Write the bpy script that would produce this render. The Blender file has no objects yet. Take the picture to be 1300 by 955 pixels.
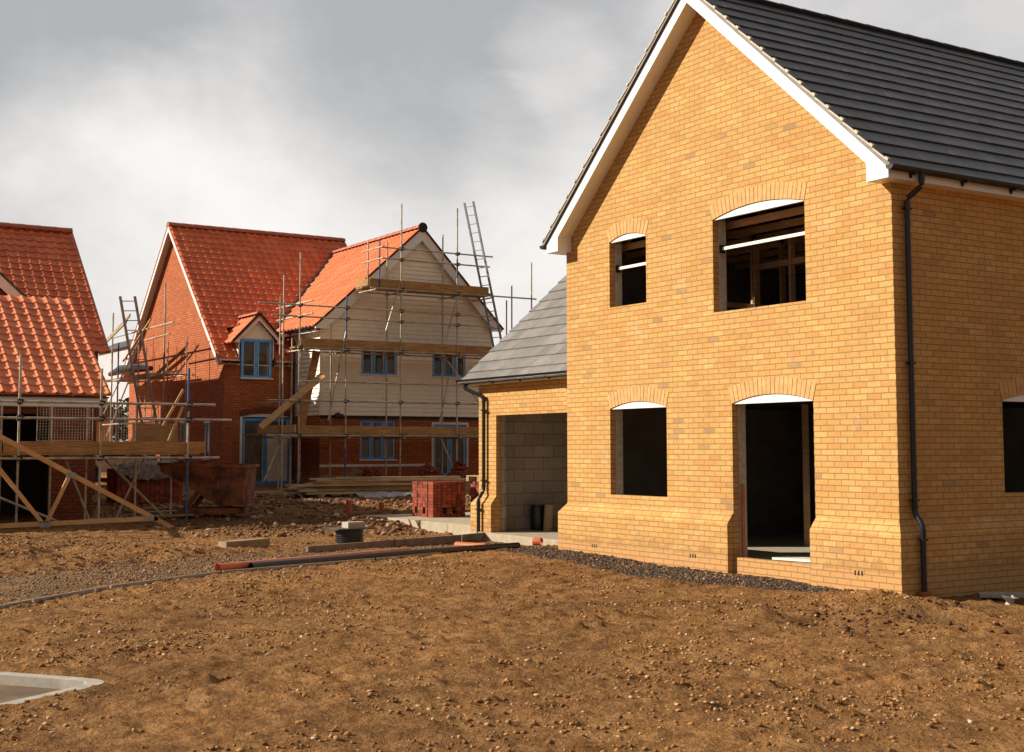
import bpy, math, random
import numpy as np
from mathutils import Vector, Matrix
from mathutils.geometry import tessellate_polygon
random.seed(7)
rng = np.random.default_rng(11)
S = bpy.context.scene
COL = S.collection

# ------------------------------------------------------------------ mesh builder
class MB:
    def __init__(s):
        s.v = []; s.f = []; s.uv = []; s.has_uv = False; s.smooth = False
    def add(s, verts, faces, uvs=None):
        b = len(s.v); s.v += [tuple(p) for p in verts]
        s.f += [tuple(b + i for i in f) for f in faces]
        if uvs is not None:
            s.has_uv = True; s.uv += [tuple(u) for u in uvs]
        else:
            s.uv += [(p[0] + p[1], p[2]) for p in verts]
        return s
    def box(s, x0, x1, y0, y1, z0, z1):
        v = [(x0, y0, z0), (x1, y0, z0), (x1, y1, z0), (x0, y1, z0), (x0, y0, z1), (x1, y0, z1), (x1, y1, z1), (x0, y1, z1)]
        return s.add(v, [(0, 3, 2, 1), (4, 5, 6, 7), (0, 1, 5, 4), (1, 2, 6, 5), (2, 3, 7, 6), (3, 0, 4, 7)])
    def beam(s, a, b, w, h, up=(0, 0, 1)):
        a = Vector(a); b = Vector(b); d = (b - a).normalized(); up = Vector(up)
        if abs(d.dot(up)) > .98: up = Vector((1, 0, 0))
        r = d.cross(up).normalized(); u = r.cross(d)
        v = []
        for p in (a, b):
            for i, j in ((-1, -1), (1, -1), (1, 1), (-1, 1)):
                v.append(p + r * (i * w / 2) + u * (j * h / 2))
        return s.add(v, [(3, 2, 1, 0), (4, 5, 6, 7), (0, 1, 5, 4), (1, 2, 6, 5), (2, 3, 7, 6), (3, 0, 4, 7)])
    def tube(s, pts, r, n=8, caps=True):
        pts = [Vector(p) for p in pts]; rings = []
        for i, p in enumerate(pts):
            if i == 0: d = pts[1] - p
            elif i == len(pts) - 1: d = p - pts[i - 1]
            else: d = (pts[i + 1] - p).normalized() + (p - pts[i - 1]).normalized()
            d.normalize()
            a = Vector((0, 0, 1)) if abs(d.z) < .9 else Vector((1, 0, 0))
            x = d.cross(a).normalized(); y = d.cross(x)
            rr = r[i] if isinstance(r, (list, tuple)) else r
            rings.append([p + x * (rr * math.cos(2 * math.pi * k / n)) + y * (rr * math.sin(2 * math.pi * k / n)) for k in range(n)])
        v = [q for R in rings for q in R]; f = []
        for i in range(len(pts) - 1):
            for k in range(n):
                k2 = (k + 1) % n
                f.append((i * n + k, i * n + k2, (i + 1) * n + k2, (i + 1) * n + k))
        if caps:
            f.append(tuple(range(n - 1, -1, -1))); f.append(tuple((len(pts) - 1) * n + k for k in range(n)))
        s.smooth = True
        return s.add(v, f)
    def prism(s, poly, axis, a, b, holes=()):
        """2-D polygon (with holes) extruded between a and b along axis. axis y: poly=(x,z); axis x: poly=(y,z); axis z: poly=(x,y)"""
        def P(q, t):
            if axis == 'y': return (q[0], t, q[1])
            if axis == 'x': return (t, q[0], q[1])
            return (q[0], q[1], t)
        loops = [list(poly)] + [list(h) for h in holes]
        tri = tessellate_polygon([[Vector((q[0], q[1], 0)) for q in L] for L in loops])
        flat = [q for L in loops for q in L]; n = len(flat)
        v = [P(q, a) for q in flat] + [P(q, b) for q in flat]; f = []
        for t in tri: f.append(tuple(t)); f.append((t[2] + n, t[1] + n, t[0] + n))
        o = 0
        for L in loops:
            m = len(L)
            for i in range(m):
                j = (i + 1) % m
                f.append((o + i, o + j, o + j + n, o + i + n))
            o += m
        return s.add(v, f)
    def build(s, name, mat, parent=None, smooth=None, weld=False):
        me = bpy.data.meshes.new(name)
        me.from_pydata(s.v, [], s.f)
        if s.has_uv:
            l = me.uv_layers.new(name='UVMap')
            idx = np.zeros(len(me.loops), dtype=np.int32); me.loops.foreach_get('vertex_index', idx)
            l.data.foreach_set('uv', np.array(s.uv, dtype=np.float32)[idx].ravel())
        import bmesh
        bm = bmesh.new(); bm.from_mesh(me)
        if len(s.v) < 60000: bmesh.ops.recalc_face_normals(bm, faces=bm.faces)
        bm.to_mesh(me); bm.free()
        sm = s.smooth if smooth is None else smooth
        if sm:
            me.shade_smooth(); me.set_sharp_from_angle(angle=math.radians(40))
        me.materials.append(mat)
        o = bpy.data.objects.new(name, me); COL.objects.link(o)
        if parent: attach(o, parent)
        return o

def attach(o, parent):
    o.parent = parent
    o.matrix_parent_inverse = Matrix.Identity(4)
    if parent.type == 'EMPTY' or True:
        # geometry is written in world metres: shift it back by the parent's place
        w = world_loc(parent)
        if w.length > 0 and o.type == 'MESH':
            o.location = -w
        elif o.type == 'EMPTY':
            o.location = o.location - w
def world_loc(o):
    w = Vector((0, 0, 0))
    while o: w += Vector(o.location); o = o.parent
    return w
def tag(o, label=None, cat=None, group=None, kind=None):
    if label: o['label'] = label
    if cat: o['category'] = cat
    if group: o['group'] = group
    if kind: o['kind'] = kind
    return o
def thing(name, label, cat, loc=(0, 0, 0), group=None):
    o = bpy.data.objects.new(name, None); o.location = loc; o.empty_display_size = .3
    COL.objects.link(o); return tag(o, label, cat, group)
def dup(root, loc, label):
    r = root.copy(); COL.objects.link(r); r.location = loc; r['label'] = label
    for ch in [c for c in bpy.data.objects if c.parent == root]:
        c = ch.copy(); COL.objects.link(c); c.parent = r
        for g in [c2 for c2 in bpy.data.objects if c2.parent == ch]:
            d = g.copy(); COL.objects.link(d); d.parent = c
    return r

# ------------------------------------------------------------------ materials
class NT:
    def __init__(s, name):
        s.m = bpy.data.materials.new(name); s.m.use_nodes = True
        s.t = s.m.node_tree; s.n = s.t.nodes; s.l = s.t.links
        s.b = s.n['Principled BSDF']
    def node(s, t, **kw):
        x = s.n.new(t)
        for k, v in kw.items(): setattr(x, k, v)
        return x
    def link(s, a, b): s.l.new(a, b)
    def val(s, x, sock):
        if hasattr(x, 'links'): s.l.new(x, sock)
        else: sock.default_value = x
    def math(s, op, a, b=0.0, c=None):
        x = s.node('ShaderNodeMath', operation=op)
        s.val(a, x.inputs[0]); s.val(b, x.inputs[1])
        if c is not None: s.val(c, x.inputs[2])
        return x.outputs[0]
    def mix(s, f, a, b, blend='MIX'):
        x = s.node('ShaderNodeMix', data_type='RGBA', blend_type=blend)
        s.val(f, x.inputs[0])
        for q, i in ((a, 6), (b, 7)):
            if isinstance(q, tuple): x.inputs[i].default_value = (*q[:3], 1)
            else: s.l.new(q, x.inputs[i])
        return x.outputs[2]
    def ramp(s, f, stops, interp='LINEAR'):
        x = s.node('ShaderNodeValToRGB'); x.color_ramp.interpolation = interp
        e = x.color_ramp.elements
        while len(e) < len(stops): e.new(.5)
        for i, (p, c) in enumerate(stops):
            e[i].position = p; e[i].color = (*c, 1) if len(c) == 3 else c
        s.l.new(f, x.inputs[0]); return x.outputs[0]
    def noise(s, vec, scale, detail=3, rough=.5, dim='3D'):
        x = s.node('ShaderNodeTexNoise', noise_dimensions=dim)
        if vec is not None: s.l.new(vec, x.inputs['Vector'])
        x.inputs['Scale'].default_value = scale; x.inputs['Detail'].default_value = detail; x.inputs['Roughness'].default_value = rough
        return x.outputs[0]
    def coords(s, kind='Object'):
        return s.node('ShaderNodeTexCoord').outputs[kind]
    def world(s):
        return s.node('ShaderNodeNewGeometry').outputs['Position']
    def bump(s, h, strength=.3, dist=.01):
        x = s.node('ShaderNodeBump'); x.inputs['Strength'].default_value = strength; x.inputs['Distance'].default_value = dist
        s.l.new(h, x.inputs['Height']); s.l.new(x.outputs[0], s.b.inputs['Normal']); return x
    def set(s, rough=.8, metal=0.0, spec=.3):
        s.b.inputs['Roughness'].default_value = rough; s.b.inputs['Metallic'].default_value = metal
        s.b.inputs['Specular IOR Level'].default_value = spec; return s
    def wallvec(s):
        g = s.node('ShaderNodeNewGeometry')
        sp = s.node('ShaderNodeSeparateXYZ'); s.link(g.outputs['Position'], sp.inputs[0])
        sn = s.node('ShaderNodeSeparateXYZ'); s.link(g.outputs['True Normal'], sn.inputs[0])
        ax = s.math('ABSOLUTE', sn.outputs[0]); ay = s.math('ABSOLUTE', sn.outputs[1])
        f = s.math('GREATER_THAN', ax, ay)
        d = s.math('SUBTRACT', sp.outputs[1], sp.outputs[0])
        u = s.math('MULTIPLY_ADD', f, d, sp.outputs[0])
        u = s.math('ADD', u, s.math('MULTIPLY', f, 0.1125))
        c = s.node('ShaderNodeCombineXYZ'); s.link(u, c.inputs[0]); s.link(sp.outputs[2], c.inputs[1])
        return c.outputs[0], g.outputs['Position'], sp.outputs[2]

def brick_mat(name, stops, mortar, bw=.225, bh=.075, ms=.005, low=None, grime=.12, blotch=None, bumpd=.006, splash=None, vary=.22):
    t = NT(name).set(.88, 0, .2)
    vec, pos, z = t.wallvec()
    # slight unevenness of the courses
    nz = t.node('ShaderNodeTexNoise'); t.link(pos, nz.inputs['Vector']); nz.inputs['Scale'].default_value = 5
    vm = t.node('ShaderNodeVectorMath', operation='MULTIPLY_ADD'); t.link(nz.outputs['Color'], vm.inputs[0]); vm.inputs[1].default_value = (.008, .005, 0); t.link(vec, vm.inputs[2])
    br = t.node('ShaderNodeTexBrick'); t.link(vm.outputs[0], br.inputs['Vector'])
    br.offset = .5; br.inputs['Scale'].default_value = 1; br.inputs['Color1'].default_value = (0, 0, 0, 1); br.inputs['Color2'].default_value = (1, 1, 1, 1)
    br.inputs['Mortar'].default_value = (.5, .5, .5, 1)
    br.inputs['Mortar Size'].default_value = ms; br.inputs['Mortar Smooth'].default_value = .25
    br.inputs['Brick Width'].default_value = bw; br.inputs['Row Height'].default_value = bh
    c = t.ramp(br.outputs['Color'], stops)
    mot = t.noise(pos, 17, 4, .65)
    c = t.mix(.5, c, t.ramp(mot, [(.28, (.70, .64, .58)), (.5, (1, 1, 1)), (.72, (1.14, 1.12, 1.08))]), 'MULTIPLY')
    fine = t.noise(pos, 60, 4, .7)
    c = t.mix(.55, c, t.ramp(fine, [(.25, (.45, .45, .45)), (.75, (1.2, 1.15, 1.1))]), 'MULTIPLY')
    wide = t.noise(pos, 1.3, 3, .6)
    c = t.mix(vary, c, t.ramp(wide, [(.3, (.6, .58, .55)), (.7, (1.15, 1.1, 1.05))]), 'MULTIPLY')
    if blotch:      # burnt / kissed bricks
        w = t.node('ShaderNodeTexVoronoi', feature='F1'); t.link(pos, w.inputs['Vector']); w.inputs['Scale'].default_value = 2.6
        spot = t.math('LESS_THAN', w.outputs['Distance'], .13)
        soft = t.ramp(w.outputs['Distance'], [(.05, (1, 1, 1)), (.16, (0, 0, 0))])
        fac = t.math('MULTIPLY', soft, .7)
        c = t.mix(fac, c, blotch)
    if low:         # mud splashed up from the ground, bloom of salts
        mud = t.math('LESS_THAN', t.math('SUBTRACT', z, t.math('MULTIPLY', t.noise(pos, 3.5, 4, .65), .60)), .07)
        c = t.mix(t.math('MULTIPLY', mud, .38), c, (.27, .15, .07))
        bloom = t.ramp(t.noise(pos, 2.1, 5, .7), [(.58, (0, 0, 0)), (.74, (.28, .28, .28))])
        c = t.mix(bloom, c, (.72, .58, .40))
    if low:         # different bricks below the damp course
        f = t.math('LESS_THAN', z, low[0])
        c = t.mix(t.math('MULTIPLY', f, .55), c, low[1])
    mc = t.mix(t.noise(pos, 9, 3, .6), mortar, tuple(q * .72 for q in mortar))
    c = t.mix(br.outputs['Fac'], c, mc)
    if splash:
        sf = t.ramp(z, [(0, (0, 0, 0)), (1, (0, 0, 0))]) if False else t.math('LESS_THAN', t.math('ADD', z, t.math('MULTIPLY', t.noise(pos, 1.6, 2, .5), .9)), splash[0])
        k = t.math('MULTIPLY', sf, t.ramp(t.noise(pos, 5, 4, .7), [(.3, (0, 0, 0)), (.6, (.85, .85, .85))]))
        c = t.mix(k, c, splash[1])
    t.link(c, t.b.inputs['Base Color'])
    h = t.math('MULTIPLY_ADD', br.outputs['Fac'], -1.0, t.math('MULTIPLY', fine, .35))
    t.bump(h, .7, bumpd)
    return t.m

def plain(name, col, rough=.6, metal=0, spec=.4, var=.15, scale=8, bump=0, col2=None, thr=(.35, .65)):
    t = NT(name).set(rough, metal, spec)
    pos = t.world()
    n = t.noise(pos, scale, 5, .6)
    c2 = col2 or tuple(q * (1 - var * 2) for q in col)
    c = t.ramp(n, [(thr[0], c2), (thr[1], col)])
    t.link(c, t.b.inputs['Base Color'])
    if bump: t.bump(t.noise(pos, scale * 4, 4, .6), .5, bump)
    return t.m

M = {}
buff = [(0, (.60, .335, .105)), (.12, (.66, .385, .135)), (.24, (.58, .31, .10)), (.34, (.67, .40, .145)), (.55, (.63, .355, .12)), (.7, (.69, .43, .16)), (.83, (.63, .315, .115)), (.90, (.63, .36, .125)), (.975, (.63, .37, .13)), (.99, (.46, .29, .13)), (1, (.38, .25, .13))]
M['buff'] = brick_mat('buff_brick', buff, (.34, .205, .088), low=(.26, (.58, .31, .12)), blotch=(.40, .23, .12), ms=.0065, vary=.35)
M['buff_arch'] = plain('buff_arch_brick', (.66, .39, .16), .88, 0, .2, .13, 9, .002)
M['mortar'] = plain('mortar', (.31, .19, .085), .95, 0, .1, .12, 12)
red = [(0, (.46, .125, .045)), (.3, (.56, .165, .055)), (.6, (.48, .135, .05)), (.85, (.62, .20, .07)), (1, (.38, .10, .045))]
M['red'] = brick_mat('red_brick', red, (.22, .09, .05), ms=.010, splash=(1.35, (.36, .30, .26)))
M['red_dark'] = brick_mat('dark_red_brick', [(0, (.24, .07, .04)), (1, (.34, .10, .05))], (.10, .055, .04), ms=.009)
M['far_brick'] = brick_mat('far_buff_brick', buff, (.45, .36, .24))
M['block'] = brick_mat('blockwork', [(0, (.36, .32, .28)), (1, (.46, .42, .37))], (.20, .15, .11), bw=.45, bh=.225, ms=.006, bumpd=.004)
M['closer'] = plain('block_reveal', (.60, .53, .44), .9, 0, .2, .14, 14, .002)
M['white'] = plain('white_upvc', (.80, .79, .77), .38, 0, .5, .03, 3)
M['cream'] = plain('cream_board', (.94, .87, .73), .6, 0, .3, .05, 5)
M['cream_trim'] = plain('cream_trim', (.85, .79, .70), .55, 0, .3, .06, 4)
M['black'] = plain('black_plastic', (.012, .013, .016), .32, 0, .5, .1, 8)
M['blackpipe'] = plain('black_duct', (.015, .017, .022), .4, 0, .5, .3, 14, 0, (.05, .04, .035), (.3, .5))
M['concrete'] = plain('concrete', (.46, .39, .28), .9, 0, .2, .13, 5, .004)
M['kerb'] = plain('kerb_concrete', (.44, .40, .34), .9, 0, .2, .12, 7, .003)
M['darkkerb'] = plain('weathered_concrete', (.26, .21, .17), .9, 0, .2, .15, 7, .003)
M['asphalt'] = plain('asphalt', (.075, .066, .056), .9, 0, .2, .3, 2.5, .004, (.20, .125, .065), (.38, .72))
M['orange'] = plain('clay_orange_plastic', (.62, .17, .07), .42, 0, .4, .12, 6)
M['clay'] = plain('terracotta', (.42, .12, .055), .75, 0, .2, .15, 15, .002)
M['rust'] = plain('rusty_skip_paint', (.27, .095, .038), .8, .1, .25, .3, 3.2, .004, (.06, .03, .02), (.38, .62))
M['roofslate'] = None
M['glass'] = plain('window_glass', (.05, .048, .045), .08, 0, .8, .1, 2)
M['curtain'] = plain('protective_film_glass', (.15, .125, .10), .3, 0, .5, .35, 3)
M['blueframe'] = plain('blue_film_frame', (.09, .42, .98), .5, 0, .4, .12, 7)
M['galv'] = plain('galvanised_tube', (.50, .44, .34), .5, .2, .5, .22, 5, 0, (.24, .17, .11), (.32, .55))
M['blue_tube'] = plain('blue_painted_tube', (.06, .13, .30), .5, .1, .4, .2, 9)
M['alu'] = plain('aluminium', (.35, .37, .40), .4, .5, .5, .15, 8)
M['coupler'] = plain('steel_coupler', (.05, .055, .06), .6, .4, .4, .3, 20)
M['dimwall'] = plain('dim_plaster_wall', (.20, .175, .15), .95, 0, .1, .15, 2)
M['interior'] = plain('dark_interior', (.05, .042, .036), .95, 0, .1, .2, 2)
M['plastic_sheet'] = plain('white_sheeting', (.45, .42, .42), .35, 0, .5, .25, 6, .01)
M['bag'] = plain('grey_bulk_bag', (.30, .26, .25), .8, 0, .2, .25, 8, .01)
M['whitewall'] = plain('white_render', (.50, .51, .54), .8, 0, .2, .05, 2)
M['bluegrey'] = plain('wrapped_slate_pack', (.10, .095, .10), .6, 0, .3, .3, 6, .004)

def wood(name, col, dark, rough=.75, ax=1):
    t = NT(name).set(rough, 0, .25)
    pos = t.world()
    mp = t.node('ShaderNodeMapping'); t.link(pos, mp.inputs[0]); mp.inputs['Scale'].default_value = (1.5, 1.5, 22) if ax != 3 else (2, 2, 2)
    n = t.noise(mp.outputs[0], 2, 5, .65); n2 = t.noise(pos, 1.7, 3, .6)
    c = t.ramp(n, [(.3, dark), (.65, col)])
    c = t.mix(.45, c, t.ramp(n2, [(.3, (.45, .4, .36)), (.7, (1.15, 1.1, 1.05))]), 'MULTIPLY')
    t.link(c, t.b.inputs['Base Color']); t.bump(n, .3, .003)
    return t.m
M['board'] = wood('scaffold_board', (.56, .32, .12), (.26, .135, .055))
M['board_new'] = wood('pale_scaffold_board', (.62, .42, .19), (.44, .27, .11))
M['pine'] = wood('pine_timber', (.76, .47, .22), (.60, .34, .14))
M['stud'] = wood('sawn_studwork', (.66, .44, .26), (.46, .30, .17))
M['ply'] = wood('plywood', (.34, .19, .08), (.20, .11, .05))
M['palewood'] = wood('pale_timber', (.62, .48, .31), (.40, .28, .17))
M['greywood'] = wood('weathered_timber', (.42, .32, .20), (.24, .17, .10))

def slate_mat(name, a, b, wdt, off=.5, rough=.5, joint=.35):
    t = NT(name).set(rough, 0, .4)
    uv = t.coords('UV'); pos = t.world()
    br = t.node('ShaderNodeTexBrick'); t.link(uv, br.inputs['Vector']); br.offset = 0
    br.inputs['Scale'].default_value = 1; br.inputs['Color1'].default_value = (0, 0, 0, 1); br.inputs['Color2'].default_value = (1, 1, 1, 1); br.inputs['Mortar'].default_value = (.5, .5, .5, 1)
    br.inputs['Mortar Size'].default_value = .004; br.inputs['Mortar Smooth'].default_value = .3
    br.inputs['Brick Width'].default_value = wdt; br.inputs['Row Height'].default_value = 1.0
    c = t.ramp(br.outputs['Color'], [(0, a), (.5, tuple((p + q) / 2 for p, q in zip(a, b))), (1, b)])
    n = t.noise(pos, 6, 5, .65)
    c = t.mix(.5, c, t.ramp(n, [(.3, (.65, .63, .6)), (.7, (1.25, 1.22, 1.2))]), 'MULTIPLY')
    c = t.mix(t.math('MULTIPLY', br.outputs['Fac'], 1.0), c, tuple(q * joint for q in a))
    t.link(c, t.b.inputs['Base Color'])
    t.bump(t.math('MULTIPLY_ADD', br.outputs['Fac'], -1.0, t.math('MULTIPLY', t.noise(pos, 40, 3, .6), .3)), .5, .008)
    return t.m
M['slate'] = slate_mat('dark_slate_tile', (.038, .040, .048), (.072, .073, .080), .33)
M['greyslate'] = slate_mat('grey_slate_tile', (.165, .155, .14), (.25, .235, .215), .33)
def pantile_mat(name, a, b, rough=.62):
    t = NT(name).set(rough, 0, .5)
    uv = t.coords('UV'); pos = t.world()
    fl = t.node('ShaderNodeVectorMath', operation='FLOOR'); t.link(uv, fl.inputs[0])
    wn = t.node('ShaderNodeTexWhiteNoise', noise_dimensions='2D'); t.link(fl.outputs[0], wn.inputs['Vector'])
    c = t.ramp(wn.outputs['Value'], [(0, a), (.5, tuple((p + q) / 2 for p, q in zip(a, b))), (1, b)])
    c = t.mix(.4, c, t.ramp(t.noise(pos, 4, 4, .6), [(.3, (.84, .82, .8)), (.7, (1.1, 1.08, 1.06))]), 'MULTIPLY')
    t.link(c, t.b.inputs['Base Color']); t.bump(t.noise(pos, 60, 3, .6), .2, .003)
    return t.m
M['pantile'] = pantile_mat('red_pantile', (.60, .13, .045), (.76, .20, .07))
M['pantile_or'] = pantile_mat('orange_pantile', (.64, .165, .06), (.80, .25, .095))
M['ridge'] = plain('terracotta_ridge', (.48, .14, .07), .55, 0, .4, .15, 8)

# ------------------------------------------------------------------ numpy noise
def _hash(ix, iy, seed):
    h = (ix.astype(np.int64) * 374761393 + iy.astype(np.int64) * 668265263 + seed * 1274126177) & 0xffffffff
    h = ((h ^ (h >> 13)) * 1274126177) & 0xffffffff
    return ((h ^ (h >> 16)) & 0xffff) / 65535.0
def vnoise(x, y, seed=0):
    ix = np.floor(x); iy = np.floor(y); fx = x - ix; fy = y - iy
    fx = fx * fx * (3 - 2 * fx); fy = fy * fy * (3 - 2 * fy)
    a = _hash(ix, iy, seed); b = _hash(ix + 1, iy, seed); c = _hash(ix, iy + 1, seed); d = _hash(ix + 1, iy + 1, seed)
    return (a + (b - a) * fx) * (1 - fy) + (c + (d - c) * fx) * fy
def fbm(x, y, f, oct=4, seed=0, gain=.5):
    s = 0; a = 1; n = 0
    for i in range(oct):
        s = s + a * (vnoise(x * f * (.8) + y * f * .6 + 17.3 * i, -x * f * .6 + y * f * .8 + 9.1 * i, seed + i) - .5); n += a
        f *= 2.03; a *= gain
    return s / n * 2

CTRL = np.array([(0, -.2, .04), (-3, -.2, .05), (-7, -.3, .12), (-8.5, 0, .07), (-10.4, .3, .07), (1.5, .5, -.10), (1, 3, -.12), (.4, .6, -.05), (5, -5, 0), (10.9, -12.3, 0), (3, -3.5, .02), (-1, -6, .02), (-5, -8, .08), (-7, -4, .10), (-10, -4, .15), (-12, -2, .16),
  (-11.5, .2, .08), (-15.5, .2, .25), (-15, -5, .28), (-14.6, -3.9, .20), (-14, -8, .24), (-16, -3, .32), (-14, -2.6, .24), (-18.5, -1, .45), (-27, 3, .62), (-25, 7, .82), (-23, 2.5, .55), (-24, 10, .85), (-20, 4, .40), (-21.5, 4, .42), (-21.5, 1.5, .45), (-17, 6, .35), (-30, -1, .6), (-40, -2, .9), (-60, 5, 1.2), (-30, -15, .3), (20, 10, 0), (0, 20, .2), (-10, 18, .4), (-200, 0, 2), (0, 200, 2), (200, 0, 0), (0, -200, 0), (-40, 60, 2), (-17, -9, .28)])
def seg_dist(x, y, a, b):
    ax, ay = a; bx, by = b; dx, dy = bx - ax, by - ay
    t = np.clip(((x - ax) * dx + (y - ay) * dy) / (dx * dx + dy * dy), 0, 1)
    return np.hypot(x - ax - t * dx, y - ay - t * dy)
def smooth(e0, e1, v):
    t = np.clip((v - e0) / (e1 - e0), 0, 1); return t * t * (3 - 2 * t)
NEAR_EDGE = [(-8.0, .1), (-7.55, -1.5), (-6.95, -3.4), (-6.05, -6.1), (-5.2, -7.8), (-4.25, -8.9), (-3.6, -9.6), (-2.6, -10.6), (-1, -12)]
def path_mask(x, y):
    d = np.full(x.shape, 1e9)
    mid = [(-9.15, 1.2), (-8.5, -1.7), (-7.85, -3.8), (-6.9, -6.6), (-6.0, -8.5), (-5.0, -9.8), (-3.4, -11.4), (-1.5, -13.2)]
    for a, b in zip(mid[:-1], mid[1:]): d = np.minimum(d, seg_dist(x, y, a, b))
    return 1 - smooth(.80, .98, d + .1 * fbm(x, y, 2.5, 2, 5))
def ballast_mask(x, y):
    yy = -.95 - .55 * np.clip((x + 7) / 4.5, 0, 1) + .9 * np.clip((x + 2.6) / 1.9, 0, 1)
    return smooth(-.12, .12, y - yy + .22 * fbm(x, y, 2.2, 3, 9)) * smooth(-8.2, -7.2, x) * (1 - smooth(-.9, -.5, x)) * (1 - smooth(.1, .3, y))
KPTS = [(-70, -62.6), (-8, -16.06), (-2.5, -11.94), (0, -10.06), (.52, -9.67), (.74, -9.53), (.86, -9.51), (.97, -9.56), (1.06, -9.68), (1.4, -10.22), (2.5, -11.9), (5.2, -16.2), (30, -49)]
def kerb_side(x, y):
    x = np.asarray(x, float); y = np.asarray(y, float)
    best = np.full(x.shape, 1e9); sg = np.full(x.shape, -1.0)
    for (ax, ay), (bx, by) in zip(KPTS[:-1], KPTS[1:]):
        d = seg_dist(x, y, (ax, ay), (bx, by)); cr = (bx - ax) * (y - ay) - (by - ay) * (x - ax)
        m = d < best - 1e-9; best = np.where(m, d, best); sg = np.where(m, np.where(cr < 0, 1.0, -1.0), sg)
    return best * sg
def base_h(x, y):
    x = np.asarray(x, float); y = np.asarray(y, float)
    w = 0; s = 0
    for cx, cy, cz in CTRL:
        d2 = (x - cx) ** 2 + (y - cy) ** 2 + .25
        k = 1 / d2 ** 1.6; w = w + k; s = s + k * cz
    return s / w
PITS = [(1.12, -2.45, .42, .34, -.17), (1.75, -1.55, .40, .26, -.13)]
def mound(x, y):
    h = 0
    for cx, cy, rx, ry, a in [(-18.6, 1.2, 1.2, 2.4, .07), (-19.0, 4.4, 1.0, 2.2, .07), (-16.9, 3.4, .9, 1.2, .1), (-13.6, -.3, 1.7, .45, .10), (-9.5, -8.2, 2.4, 1.2, .16), (-9.2, -5.8, 1.6, 1.1, .10), (-12.0, -9.5, 1.8, 1.2, .16), (1.1, -1.2, .75, .5, .13), (.35, -.75, .5, .35, .07), (2.6, -1.3, 1.3, .6, .08), (.78, -2.85, .28, .2, .12), (1.6, -2.0, .22, .2, .10)]:
        h = h + a * np.exp(-(((x - cx) / rx) ** 2 + ((y - cy) / ry) ** 2))
    for cx, cy, rx, ry, a in PITS:
        h = h + a * np.exp(-(((x - cx) / rx) ** 2 + ((y - cy) / ry) ** 2) ** 1.7)
    for cx, cy, rx, ry, a in [ (3.6, -2.9, .4, .3, -.08), (-3.5, -5.2, .35, .2, -.05), (-9.3, -7.4, .5, .3, -.14), (-8.2, -6.4, .4, .25, -.10)]:
        h = h + a * np.exp(-(((x - cx) / rx) ** 2 + ((y - cy) / ry) ** 2))
    return h
def height(x, y, detail=True):
    x = np.asarray(x, float); y = np.asarray(y, float)
    z = base_h(x, y) + mound(x, y)
    pm = path_mask(x, y); bmk = ballast_mask(x, y)
    calm = 1 - .75 * np.maximum(pm, bmk)
    far = smooth(0, 40, np.hypot(x + 5, y + 4))
    md = np.clip(mound(x, y) / .2, 0, 1)
    z = z + .022 * fbm(x, y, .5, 3, 21) * calm
    if detail:
        amp = .022 + .05 * md
        r = fbm(x, y, 2.6, 4, 31, .72)
        z = z + amp * r * calm
        cl = fbm(x, y, 7, 3, 41, .6)
        patch = np.clip(fbm(x, y, .7, 2, 3) * 1.3 + .6, .25, 1.3)
        z = z + (.030 * patch + .05 * md) * np.clip(cl, 0, 1) * calm * 1.6 + .026 * fbm(x, y, 9.5, 2, 51) * (.3 + .7 * calm)
    z = z - .02 * pm
    # keep it under the slabs and roads
    def under(x0, x1, y0, y1, top, e=.06):
        m = smooth(x0 - e, x0 + e, x) * (1 - smooth(x1 - e, x1 + e, x)) * smooth(y0 - e, y0 + e, y) * (1 - smooth(y1 - e, y1 + e, y))
        return m, top
    for m, top in (under(-6.8, -.1, .06, 12, -.1), under(-15.6, -6.8, .66, 7.5, -.05), under(-37.5, -27.9, 1.95, 7.8, .3), under(-37, -25.9, 4.2, 10.7, .3)):
        z = z * (1 - m) + np.minimum(z, top) * m
    sd = kerb_side(x, y)
    k = smooth(-.10, .06, sd)
    z = z * (1 - k) + (-.16) * k
    return z
def _unused(): pass
def gz(x, y): return float(height(np.array([x]), np.array([y]), False)[0])

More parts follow.
